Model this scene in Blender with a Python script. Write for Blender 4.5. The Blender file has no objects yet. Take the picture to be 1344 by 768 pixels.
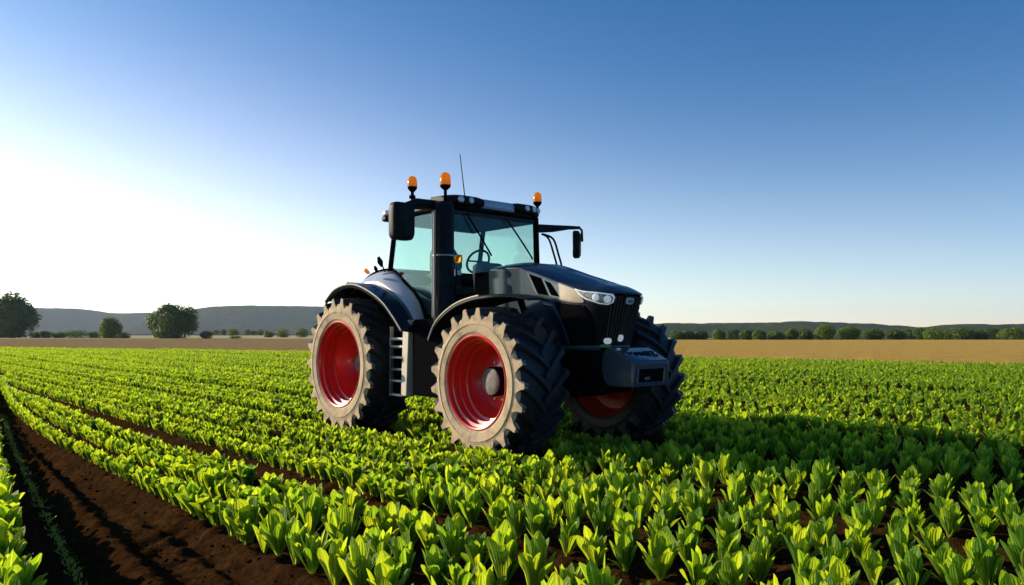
import bpy, bmesh, math, random
import numpy as np
from mathutils import Vector, Matrix
random.seed(7); RNG = np.random.default_rng(7)
R = math.radians
scene = bpy.context.scene
COL = scene.collection

# ------------------------------------------------------------------ camera
CAM_H = 1.5
cam_d = bpy.data.cameras.new('camera'); cam = bpy.data.objects.new('camera', cam_d); COL.objects.link(cam)
cam_d.sensor_width = 36; cam_d.lens = 27.0; cam_d.shift_y = 0.0402; cam_d.clip_start = 0.1; cam_d.clip_end = 12000
cam.location = (0, 0, CAM_H); cam.rotation_euler = (R(90), 0, 0)
scene.camera = cam

# ------------------------------------------------------------------ sky, sun, exposure
SUN_AZ, SUN_EL = -67.0, 17.0          # degrees; azimuth from straight ahead, negative = left
world = bpy.data.worlds.new('World'); scene.world = world; world.use_nodes = True
wn = world.node_tree; wn.nodes.clear()
w_out = wn.nodes.new('ShaderNodeOutputWorld'); w_bg = wn.nodes.new('ShaderNodeBackground'); w_sky = wn.nodes.new('ShaderNodeTexSky')
w_sky.sky_type = 'NISHITA'; w_sky.sun_disc = False
w_sky.sun_elevation = R(SUN_EL); w_sky.sun_rotation = R(SUN_AZ)
w_sky.altitude = 100; w_sky.air_density = .7; w_sky.dust_density = 0.9; w_sky.ozone_density = 8
w_bg.inputs['Strength'].default_value = 0.11
SD = Vector((math.sin(R(SUN_AZ)) * math.cos(R(SUN_EL)), math.cos(R(SUN_AZ)) * math.cos(R(SUN_EL)), math.sin(R(SUN_EL))))
# hazy glow added to the sky colour: it pales towards the horizon and towards the sun
def wmath(op, a, b=None, c=None):
    n = wn.nodes.new('ShaderNodeMath'); n.operation = op
    for i, q in enumerate((a, b, c)):
        if q is None: continue
        if isinstance(q, (int, float)): n.inputs[i].default_value = q
        else: wn.links.new(q, n.inputs[i])
    return n.outputs[0]
def wscale(col, f):
    n = wn.nodes.new('ShaderNodeVectorMath'); n.operation = 'SCALE'; n.inputs[0].default_value = col; wn.links.new(f, n.inputs['Scale']); return n.outputs[0]
def wadd(a, b):
    n = wn.nodes.new('ShaderNodeVectorMath'); n.operation = 'ADD'; wn.links.new(a, n.inputs[0]); wn.links.new(b, n.inputs[1]); return n.outputs[0]
w_tc = wn.nodes.new('ShaderNodeTexCoord'); w_sx = wn.nodes.new('ShaderNodeSeparateXYZ'); wn.links.new(w_tc.outputs['Generated'], w_sx.inputs[0])
w_el = wmath('MULTIPLY', wmath('ARCSINE', wmath('MAXIMUM', w_sx.outputs[2], 0.0)), 180 / math.pi)
w_hor = wmath('EXPONENT', wmath('MULTIPLY', wmath('POWER', wmath('DIVIDE', w_el, 8.6), 1.5), -1.0))
w_dt = wn.nodes.new('ShaderNodeVectorMath'); w_dt.operation = 'DOT_PRODUCT'; w_dt.inputs[1].default_value = SD; wn.links.new(w_tc.outputs['Generated'], w_dt.inputs[0])
w_gl = wmath('MULTIPLY', wmath('POWER', wmath('MAXIMUM', w_dt.outputs['Value'], 0.0), 3.0), wmath('EXPONENT', wmath('MULTIPLY', wmath('POWER', wmath('DIVIDE', w_el, 15.0), 2.0), -1.0)))
w_side = wmath('MULTIPLY_ADD', w_dt.outputs['Value'], .5, .56)
w_tint = wn.nodes.new('ShaderNodeVectorMath'); w_tint.operation = 'MULTIPLY'; w_tint.inputs[1].default_value = (.50, 1.02, .97); wn.links.new(w_sky.outputs[0], w_tint.inputs[0])
w_sum = wadd(wadd(w_tint.outputs[0], wscale((6.6, 5.8, 3.0), wmath('MULTIPLY', w_hor, w_side))), wscale((10.5, 7.0, 4.0), w_gl))
w_low = wmath('EXPONENT', wmath('MULTIPLY', w_el, -.4)); w_sum = wadd(w_sum, wscale((3.0, 1.2, .2), w_low))
wn.links.new(w_sum, w_bg.inputs[0]); wn.links.new(w_bg.outputs[0], w_out.inputs[0])
sl = bpy.data.lights.new('sun', 'SUN'); so = bpy.data.objects.new('sun', sl); COL.objects.link(so)
sl.energy = 5.0; sl.angle = R(0.5); sl.color = (1.0, 0.84, 0.62)
so.rotation_euler = SD.to_track_quat('Z', 'Y').to_euler(); so.location = (-40, 20, 30)
vs = scene.view_settings
vs.view_transform = 'Standard'; vs.look = 'None'; vs.gamma = 1.0; vs.exposure = 0.6; vs.use_curve_mapping = False
scene.cycles.use_denoising = True
scene.cycles.max_bounces = 8; scene.cycles.transparent_max_bounces = 12; scene.cycles.volume_bounces = 0

# ------------------------------------------------------------------ helpers
def tag(o, label=None, cat=None, group=None, kind=None):
    if label: o['label'] = label
    if cat: o['category'] = cat
    if group: o['group'] = group
    if kind: o['kind'] = kind
    return o
def empty(name, loc=(0, 0, 0), rz=0.0, parent=None):
    o = bpy.data.objects.new(name, None); COL.objects.link(o); o.location = loc; o.rotation_euler = (0, 0, rz)
    o.empty_display_size = 0.2
    if parent: o.parent = parent
    return o
def crom(P, n):
    P = [tuple(p) for p in P]; out = []
    for i in range(len(P) - 1):
        p0 = P[max(i - 1, 0)]; p1 = P[i]; p2 = P[i + 1]; p3 = P[min(i + 2, len(P) - 1)]
        for k in range(n):
            t = k / n
            out.append(tuple(.5 * (2 * b + (c - a) * t + (2 * a - 5 * b + 4 * c - d) * t * t + (-a + 3 * b - 3 * c + d) * t ** 3) for a, b, c, d in zip(p0, p1, p2, p3)))
    out.append(P[-1]); return out

class MB:
    """collects shapes, builds them as ONE mesh object"""
    def __init__(self): self.v = []; self.f = []; self.m = []
    def add(self, vs, fs, mi=0):
        b = len(self.v); self.v += [tuple(p) for p in vs]
        self.f += [tuple(i + b for i in q) for q in fs]; self.m += [mi] * len(fs); return self
    def box(self, x0, x1, y0, y1, z0, z1, mi=0):
        v = [(x, y, z) for x in (x0, x1) for y in (y0, y1) for z in (z0, z1)]
        return self.add(v, [(0, 1, 3, 2), (4, 6, 7, 5), (0, 4, 5, 1), (2, 3, 7, 6), (0, 2, 6, 4), (1, 5, 7, 3)], mi)
    def loft(self, secs, closed=True, caps=True, mi=0):
        n = len(secs[0]); v = [p for s in secs for p in s]; f = []
        for i in range(len(secs) - 1):
            for j in range(n if closed else n - 1):
                k = (j + 1) % n; f.append((i * n + j, i * n + k, (i + 1) * n + k, (i + 1) * n + j))
        if caps and closed: f.append(tuple(range(n))[::-1]); f.append(tuple((len(secs) - 1) * n + j for j in range(n)))
        return self.add(v, f, mi)
    def tube(self, path, r, n=8, mi=0, flat=1.0):
        P = [Vector(p) for p in path]; rs = r if isinstance(r, (list, tuple)) else [r] * len(P); secs = []
        t0 = (P[1] - P[0]).normalized(); up = Vector((0, 0, 1)) if abs(t0.z) < .9 else Vector((1, 0, 0))
        a = t0.cross(up).normalized()
        for i, p in enumerate(P):
            t = (P[min(i + 1, len(P) - 1)] - P[max(i - 1, 0)]).normalized()
            a = (a - t * a.dot(t)).normalized(); b = t.cross(a)
            secs.append([tuple(p + a * (math.cos(2 * math.pi * k / n) * rs[i]) + b * (math.sin(2 * math.pi * k / n) * rs[i] * flat)) for k in range(n)])
        return self.loft(secs, mi=mi)
    def bar(self, p0, p1, w, h, up=(0, 0, 1), mi=0):
        p0 = Vector(p0); p1 = Vector(p1); t = (p1 - p0).normalized(); a = t.cross(Vector(up)).normalized() * (w / 2); b = a.cross(t).normalized() * (h / 2)
        return self.loft([[tuple(p - a - b), tuple(p + a - b), tuple(p + a + b), tuple(p - a + b)] for p in (p0, p1)], mi=mi)
    def lathe(self, prof, n=48, axis='y', mi=0, c=(0, 0, 0)):
        """prof: (radius, offset along axis)"""
        secs = []
        for k in range(n):
            a = 2 * math.pi * k / n; s = []
            for r, o in prof:
                if axis == 'y': s.append((c[0] + r * math.cos(a), c[1] + o, c[2] + r * math.sin(a)))
                elif axis == 'x': s.append((c[0] + o, c[1] + r * math.cos(a), c[2] + r * math.sin(a)))
                else: s.append((c[0] + r * math.cos(a), c[1] + r * math.sin(a), c[2] + o))
            secs.append(s)
        m = len(prof); v = [p for s in secs for p in s]; f = []
        for i in range(n):
            j = (i + 1) % n
            for q in range(m - 1): f.append((i * m + q, i * m + q + 1, j * m + q + 1, j * m + q))
        return self.add(v, f, mi)
    def prism(self, poly, axis, a, b, mi=0):
        """poly 2-D outline, extruded along axis from a to b"""
        def P(p, o): return {'y': (p[0], o, p[1]), 'x': (o, p[0], p[1]), 'z': (p[0], p[1], o)}[axis]
        return self.loft([[P(p, a) for p in poly], [P(p, b) for p in poly]], mi=mi)
    def build(self, name, mats, parent=None, smooth=35, bevel=0.0, seg=2, kind=None):
        me = bpy.data.meshes.new(name); me.from_pydata(self.v, [], self.f)
        bm = bmesh.new(); bm.from_mesh(me); bmesh.ops.remove_doubles(bm, verts=bm.verts, dist=1e-5)
        bmesh.ops.recalc_face_normals(bm, faces=bm.faces)
        bm.to_mesh(me); bm.free()
        mats = mats if isinstance(mats, (list, tuple)) else [mats]
        for m in mats: me.materials.append(m)
        if len(mats) > 1 and len(me.polygons) == len(self.m): me.polygons.foreach_set('material_index', self.m)
        if smooth:
            me.polygons.foreach_set('use_smooth', [True] * len(me.polygons)); me.set_sharp_from_angle(angle=R(smooth))
        o = bpy.data.objects.new(name, me); COL.objects.link(o)
        if parent: o.parent = parent
        if bevel:
            md = o.modifiers.new('bevel', 'BEVEL'); md.width = bevel; md.segments = seg; md.limit_method = 'ANGLE'; md.angle_limit = R(40)
        if kind: o['kind'] = kind
        return o

def np_mesh(name, V, Fq, mats, parent=None, smooth=False, attrs=None, mi=None, uv=None):
    """quads from numpy arrays"""
    me = bpy.data.meshes.new(name); nV, nF = len(V), len(Fq)
    me.vertices.add(nV); me.vertices.foreach_set('co', np.asarray(V, np.float32).ravel())
    me.loops.add(nF * 4); me.loops.foreach_set('vertex_index', np.asarray(Fq, np.int32).ravel())
    me.polygons.add(nF); me.polygons.foreach_set('loop_start', np.arange(0, nF * 4, 4, dtype=np.int32))
    if mi is not None: me.polygons.foreach_set('material_index', np.asarray(mi, np.int32))
    me.polygons.foreach_set('use_smooth', np.full(nF, smooth))
    for m in (mats if isinstance(mats, (list, tuple)) else [mats]): me.materials.append(m)
    if attrs:
        for k, a in attrs.items():
            at = me.attributes.new(k, 'FLOAT', 'POINT'); at.data.foreach_set('value', np.asarray(a, np.float32))
    me.update(); me.validate()
    o = bpy.data.objects.new(name, me); COL.objects.link(o)
    if parent: o.parent = parent
    return o

def _hash(ix, iy, seed):
    h = (ix.astype(np.int64) * 374761393 + iy.astype(np.int64) * 668265263 + seed * 974711) & 0x7fffffff
    h = (h ^ (h >> 13)) * 1274126177 & 0x7fffffff
    return ((h ^ (h >> 16)) & 0xffff) / 65535.0
def vnoise(x, y, seed=0):
    x = np.asarray(x, float); y = np.asarray(y, float)
    ix = np.floor(x); iy = np.floor(y); fx = x - ix; fy = y - iy
    fx = fx * fx * (3 - 2 * fx); fy = fy * fy * (3 - 2 * fy)
    a = _hash(ix, iy, seed); b = _hash(ix + 1, iy, seed); c = _hash(ix, iy + 1, seed); d = _hash(ix + 1, iy + 1, seed)
    return (a * (1 - fx) + b * fx) * (1 - fy) + (c * (1 - fx) + d * fx) * fy - .5
def fbm(x, y, seed=0, octv=4):
    s = 0; a = 1
    for i in range(octv): s = s + a * vnoise(x * 2 ** i, y * 2 ** i, seed + i); a *= .5
    return s

# ------------------------------------------------------------------ materials
def mat(name, col, rough=.5, metal=0, coat=0, spec=.5, noise=None, bump=None, coat_rough=.05):
    """noise=(scale, dark colour, low, high): a second colour in patches; bump=(scale, strength)"""
    m = bpy.data.materials.new(name); m.use_nodes = True; nt = m.node_tree; b = nt.nodes['Principled BSDF']
    b.inputs['Base Color'].default_value = (*col, 1); b.inputs['Roughness'].default_value = rough; b.inputs['Metallic'].default_value = metal
    b.inputs['Coat Weight'].default_value = coat; b.inputs['Coat Roughness'].default_value = coat_rough; b.inputs['Specular IOR Level'].default_value = spec
    tc = nt.nodes.new('ShaderNodeTexCoord')
    if noise:
        n = nt.nodes.new('ShaderNodeTexNoise'); n.inputs['Scale'].default_value = noise[0]; n.inputs['Detail'].default_value = 6; n.inputs['Roughness'].default_value = .65
        r = nt.nodes.new('ShaderNodeMapRange'); r.inputs[1].default_value = noise[2]; r.inputs[2].default_value = noise[3]
        x = nt.nodes.new('ShaderNodeMix'); x.data_type = 'RGBA'; x.inputs[6].default_value = (*col, 1); x.inputs[7].default_value = (*noise[1], 1)
        nt.links.new(tc.outputs['Object'], n.inputs['Vector']); nt.links.new(n.outputs['Fac'], r.inputs[0]); nt.links.new(r.outputs[0], x.inputs[0]); nt.links.new(x.outputs[2], b.inputs['Base Color'])
    if bump:
        n = nt.nodes.new('ShaderNodeTexNoise'); n.inputs['Scale'].default_value = bump[0]; n.inputs['Detail'].default_value = 5
        bp = nt.nodes.new('ShaderNodeBump'); bp.inputs['Strength'].default_value = bump[1]; bp.inputs['Distance'].default_value = .01
        nt.links.new(tc.outputs['Object'], n.inputs['Vector']); nt.links.new(n.outputs['Fac'], bp.inputs['Height']); nt.links.new(bp.outputs[0], b.inputs['Normal'])
    return m
M = {}
M['navy'] = mat('navy_paint', (.007, .012, .032), .25, coat=.35, spec=.35, noise=(3, (.016, .024, .048), .45, .7))
M['black'] = mat('black_plastic', (.006, .0065, .008), .55, spec=.12, noise=(9, (.018, .018, .018), .4, .7), bump=(160, .06))
M['matt'] = mat('matt_black', (.005, .005, .006), .8, spec=.04)
M['rib'] = mat('gloss_black_rib', (.020, .023, .028), .40, coat=.2)
M['tank'] = mat('dull_black_tank', (.005, .005, .006), .85, spec=.02)
M['tank'].node_tree.nodes['Principled BSDF'].inputs['IOR'].default_value = 1.03; M['matt'].node_tree.nodes['Principled BSDF'].inputs['IOR'].default_value = 1.08
M['silver'] = mat('champagne_paint', (.60, .49, .36), .38, metal=.1, coat=.3, noise=(4, (.40, .36, .31), .45, .75))
M['white'] = mat('pale_grey_paint', (.46, .49, .54), .30, coat=.5, noise=(4, (.38, .41, .46), .45, .75))
M['slate'] = mat('slate_paint', (.042, .060, .080), .15, coat=0, spec=.4, noise=(5, (.034, .048, .062), .4, .7))
M['steel'] = mat('pale_metal', (.30, .30, .29), .4, metal=.8, noise=(12, (.33, .32, .30), .4, .7))
M['tyre'] = mat('tyre_rubber', (.011, .0125, .017), .55, spec=.4, noise=(9, (.050, .040, .030), .52, .82), bump=(60, .12))
M['dust'] = mat('dusty_rubber', (.47, .355, .225), .85, spec=.2, noise=(5.5, (.17, .135, .10), .46, .74), bump=(30, .4))
M['red'] = mat('red_rim_paint', (.64, .018, .012), .33, coat=.4, noise=(3, (.44, .018, .012), .4, .7))
M['hub'] = mat('dusty_hub', (.15, .135, .125), .7, noise=(14, (.06, .055, .05), .45, .65))
M['post'] = mat('beige_post_lit_edge', (.52, .45, .36), .6, noise=(6, (.40, .34, .27), .45, .7))  # beige of the step post; also paints sunlit edges on black parts
M['mirror'] = mat('mirror_glass', (.7, .7, .7), .03, metal=1)
M['seat'] = mat('seat_cloth', (.02, .028, .035), .8)
M['green'] = mat('green_marker', (.10, .35, .10), .4)
M['clear'] = mat('lamp_lens', (.85, .87, .87), .12, coat=.6, noise=(60, (.62, .63, .62), .4, .6))
M['lens'] = mat('headlamp_glass', (.52, .55, .55), .10, coat=1.0, noise=(22, (.20, .22, .22), .48, .56))
M['chrome'] = mat('chrome', (.75, .75, .73), .12, metal=1)
def lit(name, col, e):
    m = mat(name, col, .15, coat=.6); b = m.node_tree.nodes['Principled BSDF']; b.inputs['Emission Color'].default_value = (.92, .97, 1, 1); b.inputs['Emission Strength'].default_value = e; return m
M['lamp'] = lit('glow_lamp', (.85, .87, .87), .16)  # faint glow added so headlight bulbs, bezels and marker lamps read as lit
def glow_plastic(name, col, dark):
    m = bpy.data.materials.new(name); m.use_nodes = True; nt = m.node_tree; b = nt.nodes['Principled BSDF']
    b.inputs['Base Color'].default_value = (*col, 1); b.inputs['Roughness'].default_value = .15; b.inputs['Coat Weight'].default_value = .6
    t = nt.nodes.new('ShaderNodeBsdfTranslucent'); t.inputs[0].default_value = (*dark, 1)
    x = nt.nodes.new('ShaderNodeMixShader'); x.inputs[0].default_value = .72
    o = nt.nodes['Material Output']; nt.links.new(b.outputs[0], x.inputs[1]); nt.links.new(t.outputs[0], x.inputs[2]); nt.links.new(x.outputs[0], o.inputs[0]); return m
M['amber'] = glow_plastic('amber_lens', (.85, .34, .015), (1.0, .50, .03))
def glass(name, tint, gl):
    m = bpy.data.materials.new(name); m.use_nodes = True; nt = m.node_tree; nt.nodes.remove(nt.nodes['Principled BSDF'])
    t = nt.nodes.new('ShaderNodeBsdfTransparent'); t.inputs[0].default_value = (*tint, 1)
    g = nt.nodes.new('ShaderNodeBsdfGlossy'); g.inputs['Roughness'].default_value = .02; g.inputs[0].default_value = (.8, .95, .95, 1)
    f = nt.nodes.new('ShaderNodeLayerWeight'); f.inputs[0].default_value = .5; pw = nt.nodes.new('ShaderNodeMath'); pw.operation = 'POWER'; pw.inputs[1].default_value = 4.5; nt.links.new(f.outputs['Facing'], pw.inputs[0])
    x = nt.nodes.new('ShaderNodeMixShader'); ml = nt.nodes.new('ShaderNodeMath'); ml.operation = 'MULTIPLY'; ml.inputs[1].default_value = gl
    a4 = nt.nodes.new('ShaderNodeMath'); a4.operation = 'MULTIPLY_ADD'; a4.inputs[1].default_value = .95; a4.inputs[2].default_value = .025; nt.links.new(pw.outputs[0], a4.inputs[0]); nt.links.new(a4.outputs[0], ml.inputs[0]); nt.links.new(ml.outputs[0], x.inputs[0])
    nt.links.new(t.outputs[0], x.inputs[1]); nt.links.new(g.outputs[0], x.inputs[2]); nt.links.new(x.outputs[0], nt.nodes['Material Output'].inputs[0]); return m
M['glass'] = glass('tinted_cab_glass', (.83, .92, .87), 1.0)

def leaf_mat(name, c_lo, c_hi, rib, tr, mixf=.5, objrand=True, rough=.6, cross=True):
    """leaf blade: colour varies from plant to plant ('rnd'), pale midrib and base ('across','along')"""
    m = bpy.data.materials.new(name); m.use_nodes = True; nt = m.node_tree; b = nt.nodes['Principled BSDF']; L = nt.links.new
    a = nt.nodes.new('ShaderNodeAttribute'); a.attribute_name = 'rnd'
    fac = a.outputs['Fac']
    if objrand:
        oi = nt.nodes.new('ShaderNodeObjectInfo'); ad = nt.nodes.new('ShaderNodeMath'); ad.operation = 'ADD'; L(a.outputs['Fac'], ad.inputs[0]); L(oi.outputs['Random'], ad.inputs[1])
        fr = nt.nodes.new('ShaderNodeMath'); fr.operation = 'FRACT'; L(ad.outputs[0], fr.inputs[0]); fac = fr.outputs[0]
    x = nt.nodes.new('ShaderNodeMix'); x.data_type = 'RGBA'; x.inputs[6].default_value = (*c_lo, 1); x.inputs[7].default_value = (*c_hi, 1); L(fac, x.inputs[0])
    col = x.outputs[2]
    t = nt.nodes.new('ShaderNodeBsdfTranslucent')
    if cross:
        ac = nt.nodes.new('ShaderNodeAttribute'); ac.attribute_name = 'across'
        ab = nt.nodes.new('ShaderNodeMath'); ab.operation = 'ABSOLUTE'; L(ac.outputs['Fac'], ab.inputs[0])
        mr = nt.nodes.new('ShaderNodeMapRange'); mr.inputs[1].default_value = .05; mr.inputs[2].default_value = .2; mr.inputs[3].default_value = .5; mr.inputs[4].default_value = 0; L(ab.outputs[0], mr.inputs[0])
        al = nt.nodes.new('ShaderNodeAttribute'); al.attribute_name = 'along'
        m2 = nt.nodes.new('ShaderNodeMapRange'); m2.inputs[1].default_value = .0; m2.inputs[2].default_value = .22; m2.inputs[3].default_value = .9; m2.inputs[4].default_value = 0; L(al.outputs['Fac'], m2.inputs[0])
        mx = nt.nodes.new('ShaderNodeMath'); mx.operation = 'MAXIMUM'; L(mr.outputs[0], mx.inputs[0]); L(m2.outputs[0], mx.inputs[1])
        y = nt.nodes.new('ShaderNodeMix'); y.data_type = 'RGBA'; y.inputs[7].default_value = (*rib, 1); L(mx.outputs[0], y.inputs[0]); L(col, y.inputs[6]); col = y.outputs[2]
        # folds that run along the blade
        sn = nt.nodes.new('ShaderNodeMath'); sn.operation = 'MULTIPLY'; sn.inputs[1].default_value = 15; L(ac.outputs['Fac'], sn.inputs[0])
        s2 = nt.nodes.new('ShaderNodeMath'); s2.operation = 'SINE'; L(sn.outputs[0], s2.inputs[0])
        bp = nt.nodes.new('ShaderNodeBump'); bp.inputs['Strength'].default_value = .35; bp.inputs['Distance'].default_value = .005; L(s2.outputs[0], bp.inputs['Height'])
        L(bp.outputs[0], b.inputs['Normal']); L(bp.outputs[0], t.inputs['Normal'])
    L(col, b.inputs['Base Color']); b.inputs['Roughness'].default_value = rough; b.inputs['Specular IOR Level'].default_value = .22
    g = nt.nodes.new('ShaderNodeMix'); g.data_type = 'RGBA'; g.blend_type = 'MULTIPLY'; g.inputs[0].default_value = 1; g.inputs[7].default_value = (*tr, 1); L(col, g.inputs[6]); L(g.outputs[2], t.inputs[0])
    mx2 = nt.nodes.new('ShaderNodeMixShader'); mx2.inputs[0].default_value = mixf; L(b.outputs[0], mx2.inputs[1]); L(t.outputs[0], mx2.inputs[2]); L(mx2.outputs[0], nt.nodes['Material Output'].inputs[0])
    return m
M['crop'] = leaf_mat('crop_leaf', (.064, .165, .012), (.175, .275, .018), (.32, .42, .12), (4.0, 3.0, .9), .5)
M['cropfar'] = leaf_mat('crop_leaf_mass', (.064, .165, .012), (.175, .275, .018), (.32, .42, .12), (4.0, 3.0, .9), .5, objrand=False)
M['weed'] = leaf_mat('weed_leaf', (.16, .19, .03), (.30, .33, .06), (.3, .4, .1), (2, 1.8, 1), .4, objrand=False, cross=False)
M['fol_dark'] = leaf_mat('dark_tree_leaf', (.036, .078, .006), (.100, .160, .012), (0, 0, 0), (1.8, 1.5, .6), .35, False, .6, cross=False)
M['fol_mid'] = leaf_mat('mid_tree_leaf', (.060, .115, .008), (.150, .215, .016), (0, 0, 0), (1.8, 1.5, .6), .35, False, .6, cross=False)
M['bark'] = mat('bark', (.06, .045, .035), .9, noise=(3, (.03, .024, .02), .4, .7))

def ground_mat(name, cols, scales, rough=.95, bump=(6, .5, .03), stretch=None, rot=0):
    """three mixed noise colours"""
    m = bpy.data.materials.new(name); m.use_nodes = True; nt = m.node_tree; b = nt.nodes['Principled BSDF']; L = nt.links.new
    tc = nt.nodes.new('ShaderNodeTexCoord'); vec = tc.outputs['Object']
    if stretch:
        mp = nt.nodes.new('ShaderNodeMapping'); mp.inputs['Scale'].default_value = stretch; mp.inputs['Rotation'].default_value = (0, 0, rot); L(vec, mp.inputs[0]); vec = mp.outputs[0]
    col = None
    for i, s in enumerate(scales):
        n = nt.nodes.new('ShaderNodeTexNoise'); n.inputs['Scale'].default_value = s; n.inputs['Detail'].default_value = 7; n.inputs['Roughness'].default_value = .62; L(vec, n.inputs['Vector'])
        r = nt.nodes.new('ShaderNodeMapRange'); r.inputs[1].default_value = .38; r.inputs[2].default_value = .66; L(n.outputs['Fac'], r.inputs[0])
        x = nt.nodes.new('ShaderNodeMix'); x.data_type = 'RGBA'; L(r.outputs[0], x.inputs[0]); x.inputs[7].default_value = (*cols[i + 1], 1)
        if col is None: x.inputs[6].default_value = (*cols[0], 1)
        else: L(col, x.inputs[6])
        col = x.outputs[2]
    L(col, b.inputs['Base Color']); b.inputs['Roughness'].default_value = rough; b.inputs['Specular IOR Level'].default_value = .0
    n = nt.nodes.new('ShaderNodeTexNoise'); n.inputs['Scale'].default_value = bump[0]; n.inputs['Detail'].default_value = 9; n.inputs['Roughness'].default_value = .7; L(vec, n.inputs['Vector'])
    bp = nt.nodes.new('ShaderNodeBump'); bp.inputs['Strength'].default_value = bump[1]; bp.inputs['Distance'].default_value = bump[2]; L(n.outputs['Fac'], bp.inputs['Height']); L(bp.outputs[0], b.inputs['Normal'])
    return m
ROWROT = math.atan2(-.75406, .65681)
M['soil'] = ground_mat('soil', [(.044, .020, .007), (.078, .038, .013), (.022, .010, .004)], [2.5, 18], bump=(34, 1.0, .035))
M['wheat'] = ground_mat('wheat', [(.50, .305, .07), (.39, .225, .05), (.58, .38, .11)], [.5, 4], bump=(14, .8, .12), stretch=(1, 1, 1), rot=-ROWROT)
M['stubble'] = ground_mat('stubble', [(.30, .195, .085), (.23, .15, .07), (.37, .26, .12)], [.35, 3], bump=(8, .8, .1), stretch=(.25, 1.6, 1), rot=-ROWROT)
M['pale'] = ground_mat('pale_stubble', [(.48, .40, .21), (.38, .32, .16), (.55, .47, .27)], [.05, .6], bump=(3, .5, .1))
M['hill'] = ground_mat('hill_wood', [(.045, .065, .03), (.075, .09, .035), (.030, .042, .022)], [.01, .06], bump=(.12, .5, 3))

# ------------------------------------------------------------------ the ground in field coordinates
FV = np.array([.65681, -.75406]); LV = np.array([.75406, .65681])    # along the rows (towards us), across the rows (away)
def uv_of(x, y): return FV[0] * x + FV[1] * y, LV[0] * x + LV[1] * y
def xy_of(u, v): return FV[0] * u + LV[0] * v, FV[1] * u + LV[1] * v
def left_edge(u): return np.clip(.83 + 1.44 * (-5.4 - u) / 12.2, -2, 3.0)
def bend(u, v):
    """the bed beside the wide furrow curves in towards the far end"""
    k = np.clip((-12 - u) / 13, 0, 1.6) ** 1.5
    return v + k * .9 * np.clip(3.45 - v, 0, 1.4)
BND_X = np.array([-300, -110, -53, -16, 10.7, 23.5, 40, 60, 90]); BND_Y = np.array([210, 110, 79.6, 60.5, 45.8, 35.2, 20, 2, -30])
def bnd(x): return np.interp(x, BND_X, BND_Y)
GAPS = [(3.36, .22, .09), (4.38, .15, .06), (5.82, .22, .08), (6.78, .14, .05), (7.78, .30, .12), (10.42, .30, .09), (13.3, .25, .06), (16.4, .25, .06), (20.5, .3, .06)]
def soil_z(x, y):
    u, v = uv_of(x, y); z = np.zeros_like(u)
    le = left_edge(u); re = bend(u, np.full_like(u, 2.13))
    w = np.clip((v - le) / .18, 0, 1) * np.clip((re - v) / .18, 0, 1)
    q = np.clip((v - le) / np.maximum(re - le, .05), 0, 1)
    z -= w * (.15 - .12 * np.exp(-((q - .50) / .085) ** 2) - .03 * np.exp(-((q - .2) / .06) ** 2) - .05 * np.exp(-((q - .8) / .07) ** 2))
    for g, s, d in GAPS: z -= d * np.exp(-((v - g) / s) ** 2)
    near = np.clip(1.3 - np.hypot(x, y) / 30, 0, 1)
    rake = np.sin(u * 19 + 4 * fbm(u * .7, v * .7, 9)) * .022 * np.clip(fbm(u * .8, v * 1.5, 31) * 2 + .5, 0, 1)
    z += near * (fbm(x * 3, y * 3, 3, 3) * .016 + fbm(x * 14, y * 14, 5, 3) * .032 + rake)
    return z
def build_ground():
    th = np.concatenate([np.radians(np.arange(-48, 48.01, .3)), np.radians(np.arange(53, 308, 6))])
    r = [.3, 1.2, 2.2]
    while r[-1] < 30: r.append(r[-1] * 1.0065)
    while r[-1] < 5500: r.append(r[-1] * 1.06)
    r = np.array(r); T, RR = np.meshgrid(th, r); X = RR * np.sin(T); Y = RR * np.cos(T)
    Z = soil_z(X, Y) * np.where(Y < bnd(X), 1, 0) - np.where(Y < bnd(X) + 1, 0, .02); Z = np.where(RR > 90, -.02, Z)
    n, m = X.shape; I = np.arange(n * m).reshape(n, m); J = np.roll(I, -1, axis=1)
    Fq = np.stack([I[:-1], J[:-1], J[1:], I[1:]], -1).reshape(-1, 4)[:, ::-1]
    V = np.stack([X, Y, Z], -1).reshape(-1, 3)
    o = np_mesh('ground', V, Fq, M['soil'], smooth=True); o['kind'] = 'structure'; return o
build_ground()

def sheet(name, X, Y, Z, m):
    n, k = X.shape; I = np.arange(n * k).reshape(n, k)
    Fq = np.stack([I[:-1, :-1], I[1:, :-1], I[1:, 1:], I[:-1, 1:]], -1).reshape(-1, 4)
    o = np_mesh(name, np.stack([X, Y, Z], -1).reshape(-1, 3), Fq, m, smooth=True); o['kind'] = 'structure'; return o
def field(name, xa, xb, nx, far, ny, h, m, seed, start=None, p=2.0):
    xs = np.linspace(xa, xb, nx); t = np.linspace(0, 1, ny) ** p
    X = np.repeat(xs[None], ny, 0); y0 = (bnd(xs) if start is None else np.full(nx, float(start))) + .6 * fbm(xs * .4, xs * 0, seed + 5, 3)
    Y = y0[None] + (far - y0)[None] * t[:, None]
    dd = Y - y0[None]
    Z = .004 + h * np.clip(dd / .5, 0, 1) + np.clip(dd / .5, 0, 1) * fbm(X * 1.3, Y * 1.3, seed, 3) * h * .5
    return sheet(name, X, Y, Z, m)
field('wheat_field', -6, 190, 700, 172, 160, .14, M['wheat'], 21)
field('ploughed_field', -260, -6.3, 700, 216, 160, .06, M['stubble'], 22)
field('stubble_field', -330, 60, 120, 620, 60, .05, M['pale'], 23, start=217, p=1)
# grass beyond the wheat
xs = np.linspace(60.5, 900, 60); ys = np.linspace(173, 700, 40); X, Y = np.meshgrid(xs, ys); sheet('meadow', X, Y, 0 * X + .01, M['hill'])

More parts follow.
